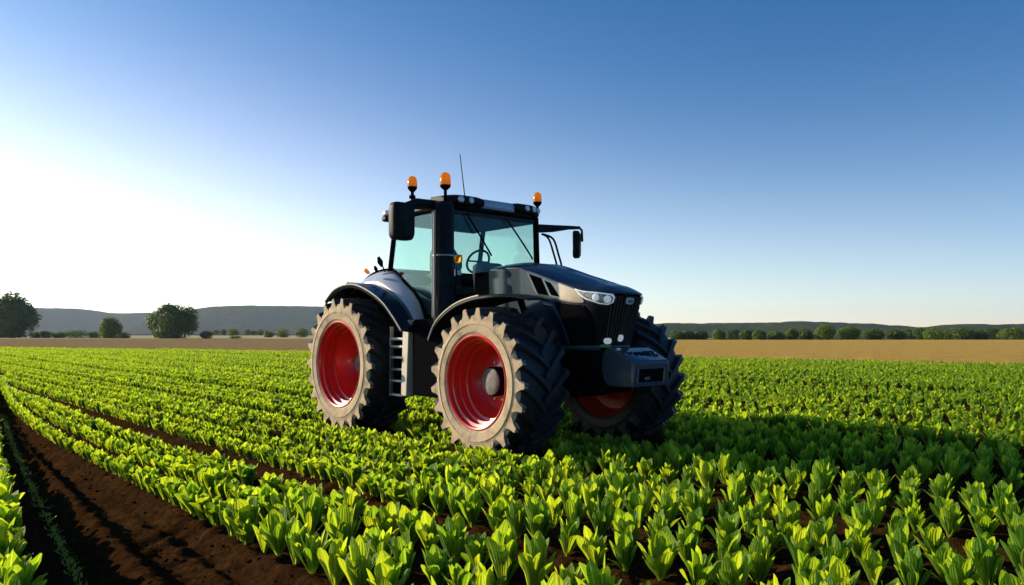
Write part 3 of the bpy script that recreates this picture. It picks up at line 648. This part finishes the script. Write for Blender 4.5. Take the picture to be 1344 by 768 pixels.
def skin(name, poly, mt, proud=.006, fn=None, parent=None, sides=(-1, 1), thick=.012, both=True, cuts=7):
    """plate that follows the hood surface; poly in surface parameters"""
    bm = bmesh.new()
    for sg in sides:
        b2 = bmesh.new(); f = b2.faces.new([b2.verts.new((p[0], p[1], 0)) for p in poly]); bmesh.ops.triangulate(b2, faces=[f])
        bmesh.ops.subdivide_edges(b2, edges=b2.edges[:], cuts=cuts, use_grid_fill=True)
        mp = {}
        for v in b2.verts:
            mp[v] = bm.verts.new(hood(v.co.x, v.co.y, sg, proud) if fn is None else fn(v.co.x, v.co.y, proud))
        for f in b2.faces: bm.faces.new([mp[v] for v in f.verts])
        b2.free()
    bmesh.ops.remove_doubles(bm, verts=bm.verts, dist=1e-4); bmesh.ops.recalc_face_normals(bm, faces=bm.faces)
    for f in bm.faces:
        ctr = f.calc_center_median()
        if f.normal.dot(Vector((ctr.x * .0 + .25, ctr.y * 2, 0))) < 0: f.normal_flip()
    me = bpy.data.meshes.new(name); bm.to_mesh(me); bm.free(); me.materials.append(mt); me.polygons.foreach_set('use_smooth', [True] * len(me.polygons))
    o = bpy.data.objects.new(name, me); COL.objects.link(o); o.parent = parent or T
    md = o.modifiers.new('thick', 'SOLIDIFY'); md.thickness = thick; md.offset = -1
    return o
SIL = [(1.16, 1.0), (1.3, 1.0), (2.2, 1.0), (2.8, .995), (3.08, .94), (3.32, .80), (3.2, .775), (2.4, .74), (1.9, .72), (1.43, .69)]
BLK = [(1.90, .685), (2.4, .705), (3.08, .745), (3.4, .745), (3.8, .60), (4.38, .28), (4.55, .02), (2.76, .03), (2.28, .34)]
STR = [(1.50, .675), (1.83, .68), (2.70, .03), (2.22, .03)]
V1 = [(1.25, .965), (1.56, .965), (1.75, .75), (1.47, .73)]; V2 = [(1.63, .955), (1.80, .95), (2.08, .785), (1.82, .77)]
for sg in (-1, 1):
    sp = skin('side_panel', SIL, M['silver'], .008, sides=(sg,))
    skin('vent', V1, M['matt'], .011, parent=sp, sides=(sg,), thick=.006); skin('vent', V2, M['matt'], .011, parent=sp, sides=(sg,), thick=.006)
    skin('nose_panel', [(3.25, .80), (4.2, .79), (5.0, .785), (5.42, .80), (5.6, .4), (5.3, .02), (4.5, .02), (4.3, .30), (3.75, .62), (3.42, .76)], M['black'], .004, sides=(sg,))
    skin('mesh_panel', BLK, M['matt'], .007, sides=(sg,)); skin('trim_strip', STR, M['navy'], .010, sides=(sg,))
    m = MB(); m.tube([hood(s, t, sg, .010) for s, t in [(1.50, .68), (1.7, .53), (1.95, .33), (2.22, .1)]], .006, 6); m.tube([hood(s, t, sg, .010) for s, t in [(1.87, .68), (2.1, .48), (2.4, .25), (2.7, .05)]], .006, 6); m.build('trim_edge', M['slate'], T)
    # the lower skirt that sweeps under the hood
    m = MB(); m.tube([hood(s, -.015, sg, .0) for s in (.2, 1, 2, 2.8, 3.6, 4.3, 5.0)], .035, 8); m.build('hood_skirt', M['slate'], T)
    # headlights wrap the nose corners
    hl = skin('headlight', [(2.86, .985), (3.6, .985), (4.5, .975), (5.15, .965), (5.36, .925), (5.30, .845), (5.0, .81), (4.3, .815), (3.5, .87), (3.1, .93)], M['lens'], .022, sides=(sg,), thick=.03)
    skin('bezel', [(2.74, .998), (3.6, .997), (4.6, .995), (5.3, .985), (5.52, .93), (5.44, .83), (5.05, .785), (4.25, .79), (3.4, .85), (3.0, .92)], M['lamp'], .010, sides=(sg,), thick=.02, parent=hl)  # the bezel is given the added glow to brighten it
    for s_, t_ in ((4.0, .905), (4.9, .89)):
        m = MB(); c_ = Vector(hood(s_, t_, sg, .024)); d_ = (Vector(hood(s_, t_, sg, .06)) - c_).normalized(); m.tube([c_ - d_ * .01, c_ + d_ * .006, c_ + d_ * .012], [.045, .045, .025], 16); m.build('bulb', M['lamp'], hl)
# grille with upright ribs
skin('grille', [(-1.62, .80), (-1.5, .985), (0, .985), (1.5, .985), (1.62, .80), (1.75, .4), (1.9, .02), (0, .02), (-1.9, .02), (-1.75, .4)], M['matt'], .005, fn=fr, sides=(1,), cuts=9)
m = MB()
for k in range(13):
    a = -1.7 + 3.4 * k / 12; tt = .96 if abs(a) < 1.45 else .78
    m.tube([fr(a * (1 - .06 * (1 - t)), t, .012) for t in np.linspace(.04, tt, 7)], .011, 6)
m.build('grille_ribs', M['rib'], T)
m = MB(); m.tube([fr(a, t, .010) for a, t in [(1.60, .93), (1.70, .6), (1.80, .3), (1.90, .02)]], .008, 6); m.tube([fr(a, .012, .012) for a in (-1.9, -1.4, -.7, 0, .7, 1.4, 1.9)], .009, 6); m.build('grille_trim', M['steel'], T)
# badge and small marker lamps on the grille
def pad(name, a, t, w, h, mt, parent=T, out=.03, n=20, p=2.6, th=.02):
    """flat rounded pad facing forward on the grille"""
    c_ = Vector(fr(a, t, out)); d = (Vector(fr(a, t, out + .05)) - c_).normalized(); x = d.cross(Vector((0, 0, 1))).normalized(); y = x.cross(d)
    x = -x
    ring = []
    for k in range(n):
        g = 2 * math.pi * k / n; cx_ = math.copysign(abs(math.cos(g)) ** (2 / p), math.cos(g)) * w / 2; cy_ = math.copysign(abs(math.sin(g)) ** (2 / p), math.sin(g)) * h / 2; ring.append((cx_, cy_))
    m = MB(); m.loft([[tuple(c_ + x * (q[0] * k) + y * (q[1] * k) + d * o) for q in ring] for k, o in ((1, -th), (1, 0), (.88, .006))])
    return m.build(name, mt, parent), c_ + d * .0075, x, y, d
def lettering(text, c_, x, y, d, size, mt, parent, name='lettering'):
    cu = bpy.data.curves.new('t', 'FONT'); cu.body = text; cu.size = size; cu.align_x = 'CENTER'; cu.align_y = 'CENTER'; cu.extrude = .002
    ob = bpy.data.objects.new('t', cu); COL.objects.link(ob); bpy.context.view_layer.update()
    me = bpy.data.meshes.new_from_object(ob.evaluated_get(bpy.context.evaluated_depsgraph_get())); bpy.data.objects.remove(ob)
    me.transform(Matrix(((x.x, y.x, d.x, c_.x), (x.y, y.y, d.y, c_.y), (x.z, y.z, d.z, c_.z), (0, 0, 0, 1))))
    me.materials.clear(); me.materials.append(mt); o = bpy.data.objects.new(name, me); COL.objects.link(o); o.parent = parent; return o
b, c_, x, y, d = pad('badge', -.15, .875, .13, .085, M['clear']); lettering('050', c_, x, y, d, .058, M['matt'], b)
pad('marker_lamp', -1.52, .12, .10, .075, M['lamp']); pad('marker_lamp', -.25, .175, .085, .085, M['lamp']); pad('green_reflector', -1.62, .025, .15, .035, M['green'], out=.03)
m = MB(); m.tube([(1.06, -.03, 2.034), (1.10, .03, 2.017)], .006, 6); m.build('hood_emblem', M['chrome'], T)

# ---- front weight
wt = MB(); prof = [(1.50, .88), (1.50, 1.165), (1.475, 1.19), (1.20, 1.325), (1.12, 1.335), (1.055, 1.26), (1.035, 1.10), (1.06, .95), (1.14, .875)]
wt.loft([[(p[0] - (.03 if k in (0, 3) else 0), y, p[1] - 0) for p in prof] for k, y in enumerate((-.335, -.318, .318, .335))])
wo = wt.build('front_weight', M['slate'], T, bevel=.018, seg=3, smooth=30)
fm = MB(); y0, y1, z0, z1 = -.27, .21, .925, 1.095
for a, b_ in (((1.503, y0, z0), (1.503, y1, z0)), ((1.503, y1, z0), (1.503, y1 + .02, z1)), ((1.503, y1 + .02, z1), (1.503, y0 + .02, z1)), ((1.503, y0 + .02, z1), (1.503, y0, z0))): fm.tube([a, b_], .011, 8)
fm.build('window_frame', M['slate'], wo)
m = MB(); m.prism([(y0, z0), (y1, z0), (y1 + .02, z1), (y0 + .02, z1)], 'x', 1.49, 1.5025); pn = m.build('dark_panel', M['matt'], wo)
lettering('40ST', Vector((1.504, -.09, .975)), Vector((0, 1, 0)), Vector((0, 0, 1)), Vector((1, 0, 0)), .05, M['steel'], wo)
sl_ = Vector((1.20 - 1.475, 0, 1.325 - 1.19)).normalized(); dn = Vector((-sl_.z, 0, sl_.x)); dn = dn if dn.z > 0 else -dn
lettering('MANTZ', Vector((1.33, .03, 1.2625)), Vector((0, 1, 0)), sl_, dn, .15, M['matt'], wo, 'embossed_lettering')
m = MB(); m.box(.95, 1.06, -.2, .2, .95, 1.28); m.build('weight_bracket', M['matt'], T)

# ---- fenders
def fender(sg):
    C1 = crom([(-3.80, 2.00), (-3.48, 2.18), (-3.0, 2.235), (-2.56, 2.14), (-2.14, 1.96), (-1.84, 1.74), (-1.62, 1.54)], 5)
    C2 = crom([(-3.80, 2.06), (-3.46, 2.23), (-2.95, 2.265), (-2.52, 2.15), (-2.11, 1.94), (-1.84, 1.68), (-1.70, 1.50)], 5)
    C3 = crom([(-3.80, 2.26), (-3.35, 2.44), (-2.8, 2.46), (-2.42, 2.25), (-2.12, 2.03), (-1.96, 1.79), (-1.86, 1.55)], 5)
    def band(a, ya, b, yb, n=5, bow=0.0): return [[(p[0] * (1 - k) + q[0] * k, sg * (ya * (1 - k) + yb * k), p[1] * (1 - k) + q[1] * k + bow * math.sin(math.pi * k)) for p, q in zip(a, b)] for k in np.linspace(0, 1, n)]
    m = MB(); drop = [[(p[0] - .0, sg * 1.462, p[1] - .05) for p in C1]]
    m.loft(drop + band(C1, 1.46, C2, 1.10, bow=.012), closed=False); o = m.build('rear_fender', M['navy'], T, smooth=60)
    md = o.modifiers.new('thick', 'SOLIDIFY'); md.thickness = .02
    m = MB(); m.loft(band(C2, 1.098, C3, .86, 6, .02), closed=False); p = m.build('fender_panel', M['white'], o, smooth=60); md = p.modifiers.new('thick', 'SOLIDIFY'); md.thickness = .02
    m = MB(); m.tube([(q[0], sg * 1.464, q[1] + .004) for q in C1], .011, 6); m.build('fender_lit_edge', M['post'], o)  # pale tube paints the sunlit line along the black lip
    m = MB(); m.tube([(q[0], sg * .852, q[1] + .01) for q in C3], .022, 6); m.build('rubber_seal', M['matt'], o)
    m = MB(); m.prism([(q[0], q[1] - .03) for q in C3] + [(-1.86, 1.30), (-3.80, 1.30)], 'y', sg * .80, sg * .85); m.prism([(-3.80, 1.98), (-3.80, 2.27), (-3.72, 2.32), (-3.72, 1.98)], 'y', sg * .85, sg * 1.12); m.build('wheel_arch', M['matt'], o)
    # front fender
    Cf = crom([(-1.10, 1.42), (-.92, 1.66), (-.57, 1.85), (-.19, 1.94), (.18, 1.965), (.45, 1.95), (.70, 1.90)][:7 if sg < 0 else 5], 5)
    n = len(Cf); m = MB(); secs = []
    for k, (yy, dz) in enumerate(((1.385, -.045), (1.38, -.01), (1.34, .008), (1.15, .02), (.95, .02), (.80, .0), (.78, -.04))):
        row = []
        for i, q in enumerate(Cf):
            f = max(0, (i - n * .62) / (n * .38)); y2 = yy + (1.02 - yy) * f * (.55 if yy > 1.02 else .5); row.append((q[0], sg * y2, q[1] + dz * (1 - f * .7)))
        secs.append(row)
    m.loft(secs, closed=False); o = m.build('front_fender', M['black'], T, smooth=60); md = o.modifiers.new('thick', 'SOLIDIFY'); md.thickness = .018
    m = MB(); m.tube([(q[0], p[1], q[1] + .002) for q, p in zip(Cf[:int(n * .60)], secs[1])], .013, 6); m.build('fender_lit_edge', M['post'], o)  # pale colour only along the sunlit stretch of the black lip
    m = MB(); m.bar((.05, sg * .78, 1.92), (.02, sg * .42, 1.2), .06, .06, (1, 0, 0)); m.build('fender_bracket', M['matt'], o)
for sg in (-1, 1): fender(sg)

# ---- tank, steps, exhaust
tk = MB(); tk.prism([(-1.76, .64), (-1.76, 1.66), (-1.70, 1.70), (-1.08, 1.70), (-1.02, 1.60), (-1.02, .95), (-1.12, .68), (-1.2, .64)], 'y', -1.19, -.45); tk.build('fuel_tank', M['tank'], T, bevel=.02)
tk = MB(); tk.prism([(-1.76, .64), (-1.76, 1.66), (-1.70, 1.70), (-1.08, 1.70), (-1.02, 1.60), (-1.02, .95), (-1.12, .68), (-1.2, .64)], 'y', .45, 1.19); tk.build('battery_box', M['black'], T, bevel=.02)
m = MB(); m.prism([(-1.985, .62), (-1.93, 1.67), (-1.87, 1.69), (-1.77, 1.69), (-1.77, 1.62), (-1.84, .62)], 'y', -1.235, -1.10); m.build('step_post', M['post'], T, bevel=.015)
st = empty('steps', (0, 0, 0), 0, T)
m = MB(); m.bar((-2.29, -1.2, .61), (-2.27, -1.2, 1.60), .025, .05, (0, 1, 0)); m.build('rail', M['steel'], st)
for k, z in enumerate((.62, .82, .985, 1.155, 1.31, 1.42)):
    m = MB(); m.box(-2.275, -1.95, -1.215, -1.02, z - .014, z + .014); m.box(-2.275, -1.95, -1.222, -1.212, z - .006, z + .024); m.build('tread', M['steel'], st, bevel=.004)
m = MB(); m.box(-2.30, -1.94, -1.02, -.95, .62, 1.6); m.build('back_plate', M['matt'], st)
ex = MB(); ex.lathe([(.001, 3.27), (.11, 3.27), (.14, 3.23), (.145, 2.0), (.15, 1.98), (.15, 1.74), (.13, 1.66), (.001, 1.66)], 28, 'z', c=(-1.17, -1.08, 0)); eo = ex.build('exhaust_stack', M['black'], T, smooth=50)
m = MB(); m.lathe([(.147, 2.535), (.149, 2.54), (.149, 2.552), (.147, 2.557)], 28, 'z', c=(-1.17, -1.08, 0)); m.build('clamp_ring', M['steel'], eo)
m = MB(); m.tube([(-1.17, -1.225, 1.75), (-1.17, -1.225, 3.15)], .018, 6); m.tube([(-1.285, -1.165, 1.72), (-1.285, -1.165, 3.15)], .022, 6); m.build('stack_lit_edge', M['post'], eo)  # pale tubes added as the sunlit edge of the black stack

# ---- cab
A_ = lambda sg, t: (-1.32 - .08 * t, sg * (.80 + .02 * t), 1.75 + 1.52 * t)      # front post
Cb = lambda sg: (-2.86, sg * .86, 2.45); Ct = lambda sg: (-2.70, sg * .85, 3.27)
cabf = MB()
for sg in (-1, 1):
    cabf.tube([A_(sg, 0), A_(sg, .5), A_(sg, 1)], .045, 8); cabf.tube([Cb(sg), Ct(sg)], .04, 8)
    cabf.tube([(-2.86, sg * .86, 2.45), (-2.42, sg * .86, 2.24), (-2.12, sg * .855, 2.02), (-1.96, sg * .85, 1.78), (-1.80, sg * .84, 1.72), (-1.32, sg * .80, 1.72)], .028, 8)
    cabf.tube([A_(sg, 1), Ct(sg)], .05, 8)
cabf.tube([A_(-1, 1), A_(1, 1)], .05, 8); cabf.tube([Ct(-1), Ct(1)], .05, 8); cabf.tube([Cb(-1), Cb(1)], .05, 8)
cf = cabf.build('cab_frame', M['matt'], T, smooth=60)
m = MB(); m.box(-2.95, -1.3, -.78, .78, 1.50, 1.72); m.box(-1.32, -.93, -.44, .44, 1.4, 2.36); m.box(-2.98, -2.86, -.84, .84, 1.5, 2.43); m.build('cab_base', M['tank'], T, bevel=.02)
def pane(pts, parent=cf):
    m = MB(); P = [Vector(p) for p in pts]; n = (P[1] - P[0]).cross(P[2] - P[0]).normalized() * .004
    m.loft([[tuple(p - n) for p in P], [tuple(p + n) for p in P]]); o = m.build('window', M['glass'], parent, smooth=0)
    return o
pane([A_(-1, .0), A_(1, .0), A_(1, 1), A_(-1, 1)])
for sg in (-1, 1): pane([A_(sg, 0), A_(sg, 1), Ct(sg), Cb(sg), (-2.42, sg * .857, 2.24), (-2.12, sg * .85, 2.02), (-1.96, sg * .843, 1.78), (-1.80, sg * .835, 1.72)])
pane([Cb(-1), Cb(1), Ct(1), Ct(-1)])
m = MB(); m.box(-2.9, -1.38, -.8, .8, 3.17, 3.262); m.build('headliner', M['seat'], T, bevel=.03)
# roof: black lower tray, pale shell, lamp pods
def rr(hx, hy, cx, z, p=5, n=40):
    return [(cx + math.copysign(abs(math.cos(2 * math.pi * k / n)) ** (2 / p), math.cos(2 * math.pi * k / n)) * hx, math.copysign(abs(math.sin(2 * math.pi * k / n)) ** (2 / p), math.sin(2 * math.pi * k / n)) * hy, z) for k in range(n)]
m = MB(); m.loft([rr(.80, .84, -2.15, 3.245), rr(.86, .88, -2.16, 3.26), rr(.87, .89, -2.16, 3.285)]); ro = m.build('roof', M['black'], T, smooth=40)
m = MB(); m.loft([rr(.86, .88, -2.17, 3.286), rr(.88, .90, -2.17, 3.31), rr(.875, .895, -2.17, 3.375), rr(.85, .87, -2.18, 3.42), rr(.74, .76, -2.2, 3.455), rr(.4, .4, -2.2, 3.475)]); m.build('roof_shell', M['white'], ro, smooth=50)
for sg in (-1, 1):
    m = MB(); ya, yb = .30, .90; secs = []
    for k, y in enumerate(np.linspace(ya, yb, 9)):
        e = 1 - .35 * max(0, (y - .72) / .18) ** 2 - .25 * max(0, (.40 - y) / .10) ** 2; x0 = -1.28 - .16 * max(0, (y - .6) / .3) ** 2
        secs.append([(x0 - .30, sg * y, 3.30), (x0 - .02, sg * y, 3.285 + .03 * (1 - e)), (x0 + .035, sg * y, 3.33), (x0 + .02, sg * y, 3.36 + .05 * e), (x0 - .05, sg * y, 3.385 + .055 * e), (x0 - .30, sg * y, 3.40 + .05 * e)])
    m.loft(secs); pod = m.build('lamp_pod', M['black'], ro, smooth=50, bevel=.01)
for sg, ys in ((-1, (.70, .54)), (1, (.52, .66, .80))):
    for y in ys:
        x0 = -1.28 - .16 * max(0, (y - .6) / .3) ** 2
        m = MB(); m.lathe([(.001, .018), (.03, .016), (.042, .006), (.046, -.03)], 18, 'x', c=(x0 + .032, sg * y, 3.365)); m.build('work_lamp', M['clear'], ro)
m = MB(); m.box(-3.10, -2.98, -.86, -.64, 3.33, 3.41); m.build('rear_lamp', M['clear'], ro, bevel=.02)
m = MB(); m.box(-3.09, -2.95, -.88, -.62, 3.235, 3.325); m.build('lamp_housing', M['black'], ro, bevel=.03)
# antenna and beacons
m = MB(); m.tube([(-2.08, 0, 3.46), (-2.10, 0, 3.56), (-2.23, 0, 4.27)], [.018, .009, .006], 6); m.build('antenna', M['matt'], T)
def beacon(x, y, z, h, s=1.0, collar=False):
    e = empty('beacon', (x, y, z), 0, T)
    m = MB(); m.tube([(0, 0, -h), (0, 0, .02)], .022, 8)
    m.lathe([(.001, -.0), (.03, 0), (.065 * s, .035), (.070 * s, .065)], 20, 'z')
    if collar: m.lathe([(.001, -.10), (.045, -.09), (.04, -.05), (.001, -.04)], 12, 'z')
    m.build('stem', M['matt'], e)
    m = MB(); k = 1.0 * s; m.lathe([(.070 * k, .062), (.072 * k, .10), (.066 * k, .17 * s), (.052 * k, .205 * s), (.025 * k, .222 * s), (.001, .226 * s)], 20, 'z'); m.build('lens', M['amber'], e)
beacon(-1.35, -1.46, 3.39, .16, .92, True); beacon(-1.17, -1.05, 3.44, .25, 1.05); beacon(-1.38, .84, 3.45, .16, .95)
# mirrors
mr = empty('mirror', (0, 0, 0), 0, T)
m = MB(); m.tube([(-1.36, -.86, 3.24), (-1.32, -1.15, 3.24), (-1.27, -1.45, 3.22), (-1.25, -1.62, 3.16)], [.075, .07, .075, .06], 10); m.build('arm', M['black'], mr)
m = MB(); m.loft([[(x_, -1.70 + q[0] * k, 2.96 + q[1] * k) for q in [(math.copysign(abs(math.cos(g)) ** .33, math.cos(g)) * .165, math.copysign(abs(math.sin(g)) ** .33, math.sin(g)) * .245) for g in np.linspace(0, 2 * math.pi, 33)[:-1]]] for x_, k in ((-1.30, .97), (-1.285, 1.0), (-1.20, 1.0), (-1.165, .93), (-1.15, .8))]); m.build('housing', M['black'], mr, smooth=40)
m = MB(); m.box(-1.306, -1.301, -1.84, -1.56, 2.75, 3.17); m.build('mirror_glass', M['mirror'], mr)
mr = empty('mirror', (0, 0, 0), 0, T)
m = MB(); m.loft([[(x_, y_, z_ - h_), (x_ + .04, y_, z_ - h_), (x_ + .04, y_, z_ + h_), (x_, y_, z_ + h_)] for x_, y_, z_, h_ in ((-1.34, .80, 3.10, .065), (-1.28, 1.05, 3.115, .055), (-1.22, 1.35, 3.15, .03), (-1.20, 1.56, 3.165, .022))]); m.tube([(-1.18, 1.55, 3.165), (-1.17, 1.60, 3.13), (-1.17, 1.61, 2.95)], .02, 8); m.build('arm', M['black'], mr, bevel=.008)
ring = [(math.copysign(abs(math.cos(g)) ** .4, math.cos(g)) * .13, math.copysign(abs(math.sin(g)) ** .4, math.sin(g)) * .215) for g in np.linspace(0, 2 * math.pi, 29)[:-1]]
rm = Matrix.Rotation(R(38), 3, 'Z'); m = MB(); m.loft([[tuple(rm @ Vector((x_, q[0] * k, q[1] * k)) + Vector((-1.2, 1.52, 2.90))) for q in ring] for x_, k in ((-.05, .97), (-.035, 1), (.03, .98), (.055, .8))]); m.build('housing', M['black'], mr, smooth=40)
m = MB(); m.loft([[tuple(rm @ Vector((x_, q[0] * .88, q[1] * .9)) + Vector((-1.2, 1.52, 2.90))) for q in ring] for x_ in (-.056, -.0515)]); m.build('mirror_glass', M['mirror'], mr)
# hoses beside the hood, left of the cab
m = MB()
for o_ in (0, .10): m.tube(crom([(-1.30, .85 + o_ * .3, 3.02), (-1.22, .92 + o_, 2.95), (-1.12, .93 + o_, 2.72), (-1.02, .92 + o_, 2.45), (-.98, .88 + o_, 2.1), (-1.0, .6, 1.8)], 4), .017, 6)
m.build('handrail', M['matt'], T)
# wipers
m = MB()
for y0_, y1_ in ((-.55, -.18), (.18, .62)): m.tube(crom([(-1.355, y0_, 3.2), (-1.325, (y0_ + y1_) / 2 - .03, 2.98), (-1.315, y1_, 2.70), (-1.305, y1_ + .05, 2.62)], 4), .013, 6)
m.build('wipers', M['matt'], T)
# lamps on the right front post
m = MB(); m.lathe([(.001, .05), (.04, .045), (.058, .02), (.06, -.02)], 18, 'x', c=(-1.24, -.78, 2.53)); m.build('turn_signal', M['amber'], T)
m = MB(); m.box(-1.30, -1.21, -.84, -.74, 2.28, 2.39); lo = m.build('side_lamp', M['black'], T, bevel=.015)
m = MB(); m.box(-1.212, -1.200, -.825, -.755, 2.305, 2.375); m.build('lens', M['clear'], lo, bevel=.008)
# fender signal, small rear mirrors
m = MB(); m.loft([[(-3.02 + dx, -1.16 + y, 2.44 + z) for y, z in ((-.055, -.01 + sh), (-.035, .035 + sh), (.012, .018), (.04, -.03), (0, -.035))] for dx, sh in ((-.03, .02), (.03, .02))]); m.build('turn_signal', M['amber'], T, bevel=.01)
m = MB(); m.tube([(-2.95, -.90, 2.45), (-2.98, -.93, 2.56)], .012, 6); m.tube([(-2.98, -.93, 2.53), (-3.0, -.95, 2.60), (-3.02, -.97, 2.68)], [.02, .045, .02], 10); m.tube([(-3.0, -1.0, 2.44), (-3.02, -1.02, 2.50), (-3.03, -1.03, 2.54)], [.02, .03, .012], 8); m.build('rear_levers', M['matt'], T)
# ---- inside the cab
sn = empty('seat', (-2.35, 0, 1.72), 0, T)
m = MB(); m.box(-.25, .28, -.27, .27, .36, .50); m.box(-.15, .15, -.15, .15, 0, .36); m.build('cushion', M['seat'], sn, bevel=.04)
m = MB(); m.loft([[(-.27 - .10 * t + dx, y * w, .45 + .70 * t) for dx, y in ((0, -1), (.12, -1), (.12, 1), (0, 1))] for t, w in ((0, .27), (.5, .28), (.85, .25), (1, .18))]); m.build('backrest', M['seat'], sn, bevel=.04)
m = MB(); m.box(-.38, -.28, -.14, .14, 1.18, 1.38); m.build('headrest', M['seat'], sn, bevel=.04)
for sg in (-1, 1):
    m = MB(); m.box(-.2, .3, sg * .36 - .06, sg * .36 + .06, .60, .70); m.build('armrest', M['seat'], sn, bevel=.03)
m = MB(); m.prism([(-1.40, 1.72), (-1.40, 2.46), (-1.50, 2.55), (-1.66, 2.50), (-1.62, 2.2), (-1.55, 1.72)], 'y', -.22, .22); m.build('dashboard', M['seat'], T, bevel=.03)
m = MB(); pts = []
for k in range(25):
    g = 2 * math.pi * k / 24; pts.append((-1.78 + .09 * math.cos(g), .2 * math.sin(g), 2.58 + .16 * math.cos(g)))
m.tube(pts, .018, 8); m.tube([(-1.55, 0, 2.4), (-1.78, 0, 2.57)], .03, 8); m.tube([(-1.78, -.19, 2.58), (-1.78, .19, 2.58)], .014, 6); m.build('steering_wheel', M['matt'], T)
m = MB(); m.box(-2.5, -1.75, -.72, -.42, 1.72, 2.22); m.build('console', M['seat'], T, bevel=.04)
m = MB(); m.tube([(-1.62, -.55, 1.75), (-1.62, -.56, 2.5)], .016, 6); m.box(-1.66, -1.62, -.70, -.42, 2.44, 2.64); m.build('monitor', M['seat'], T, bevel=.01)
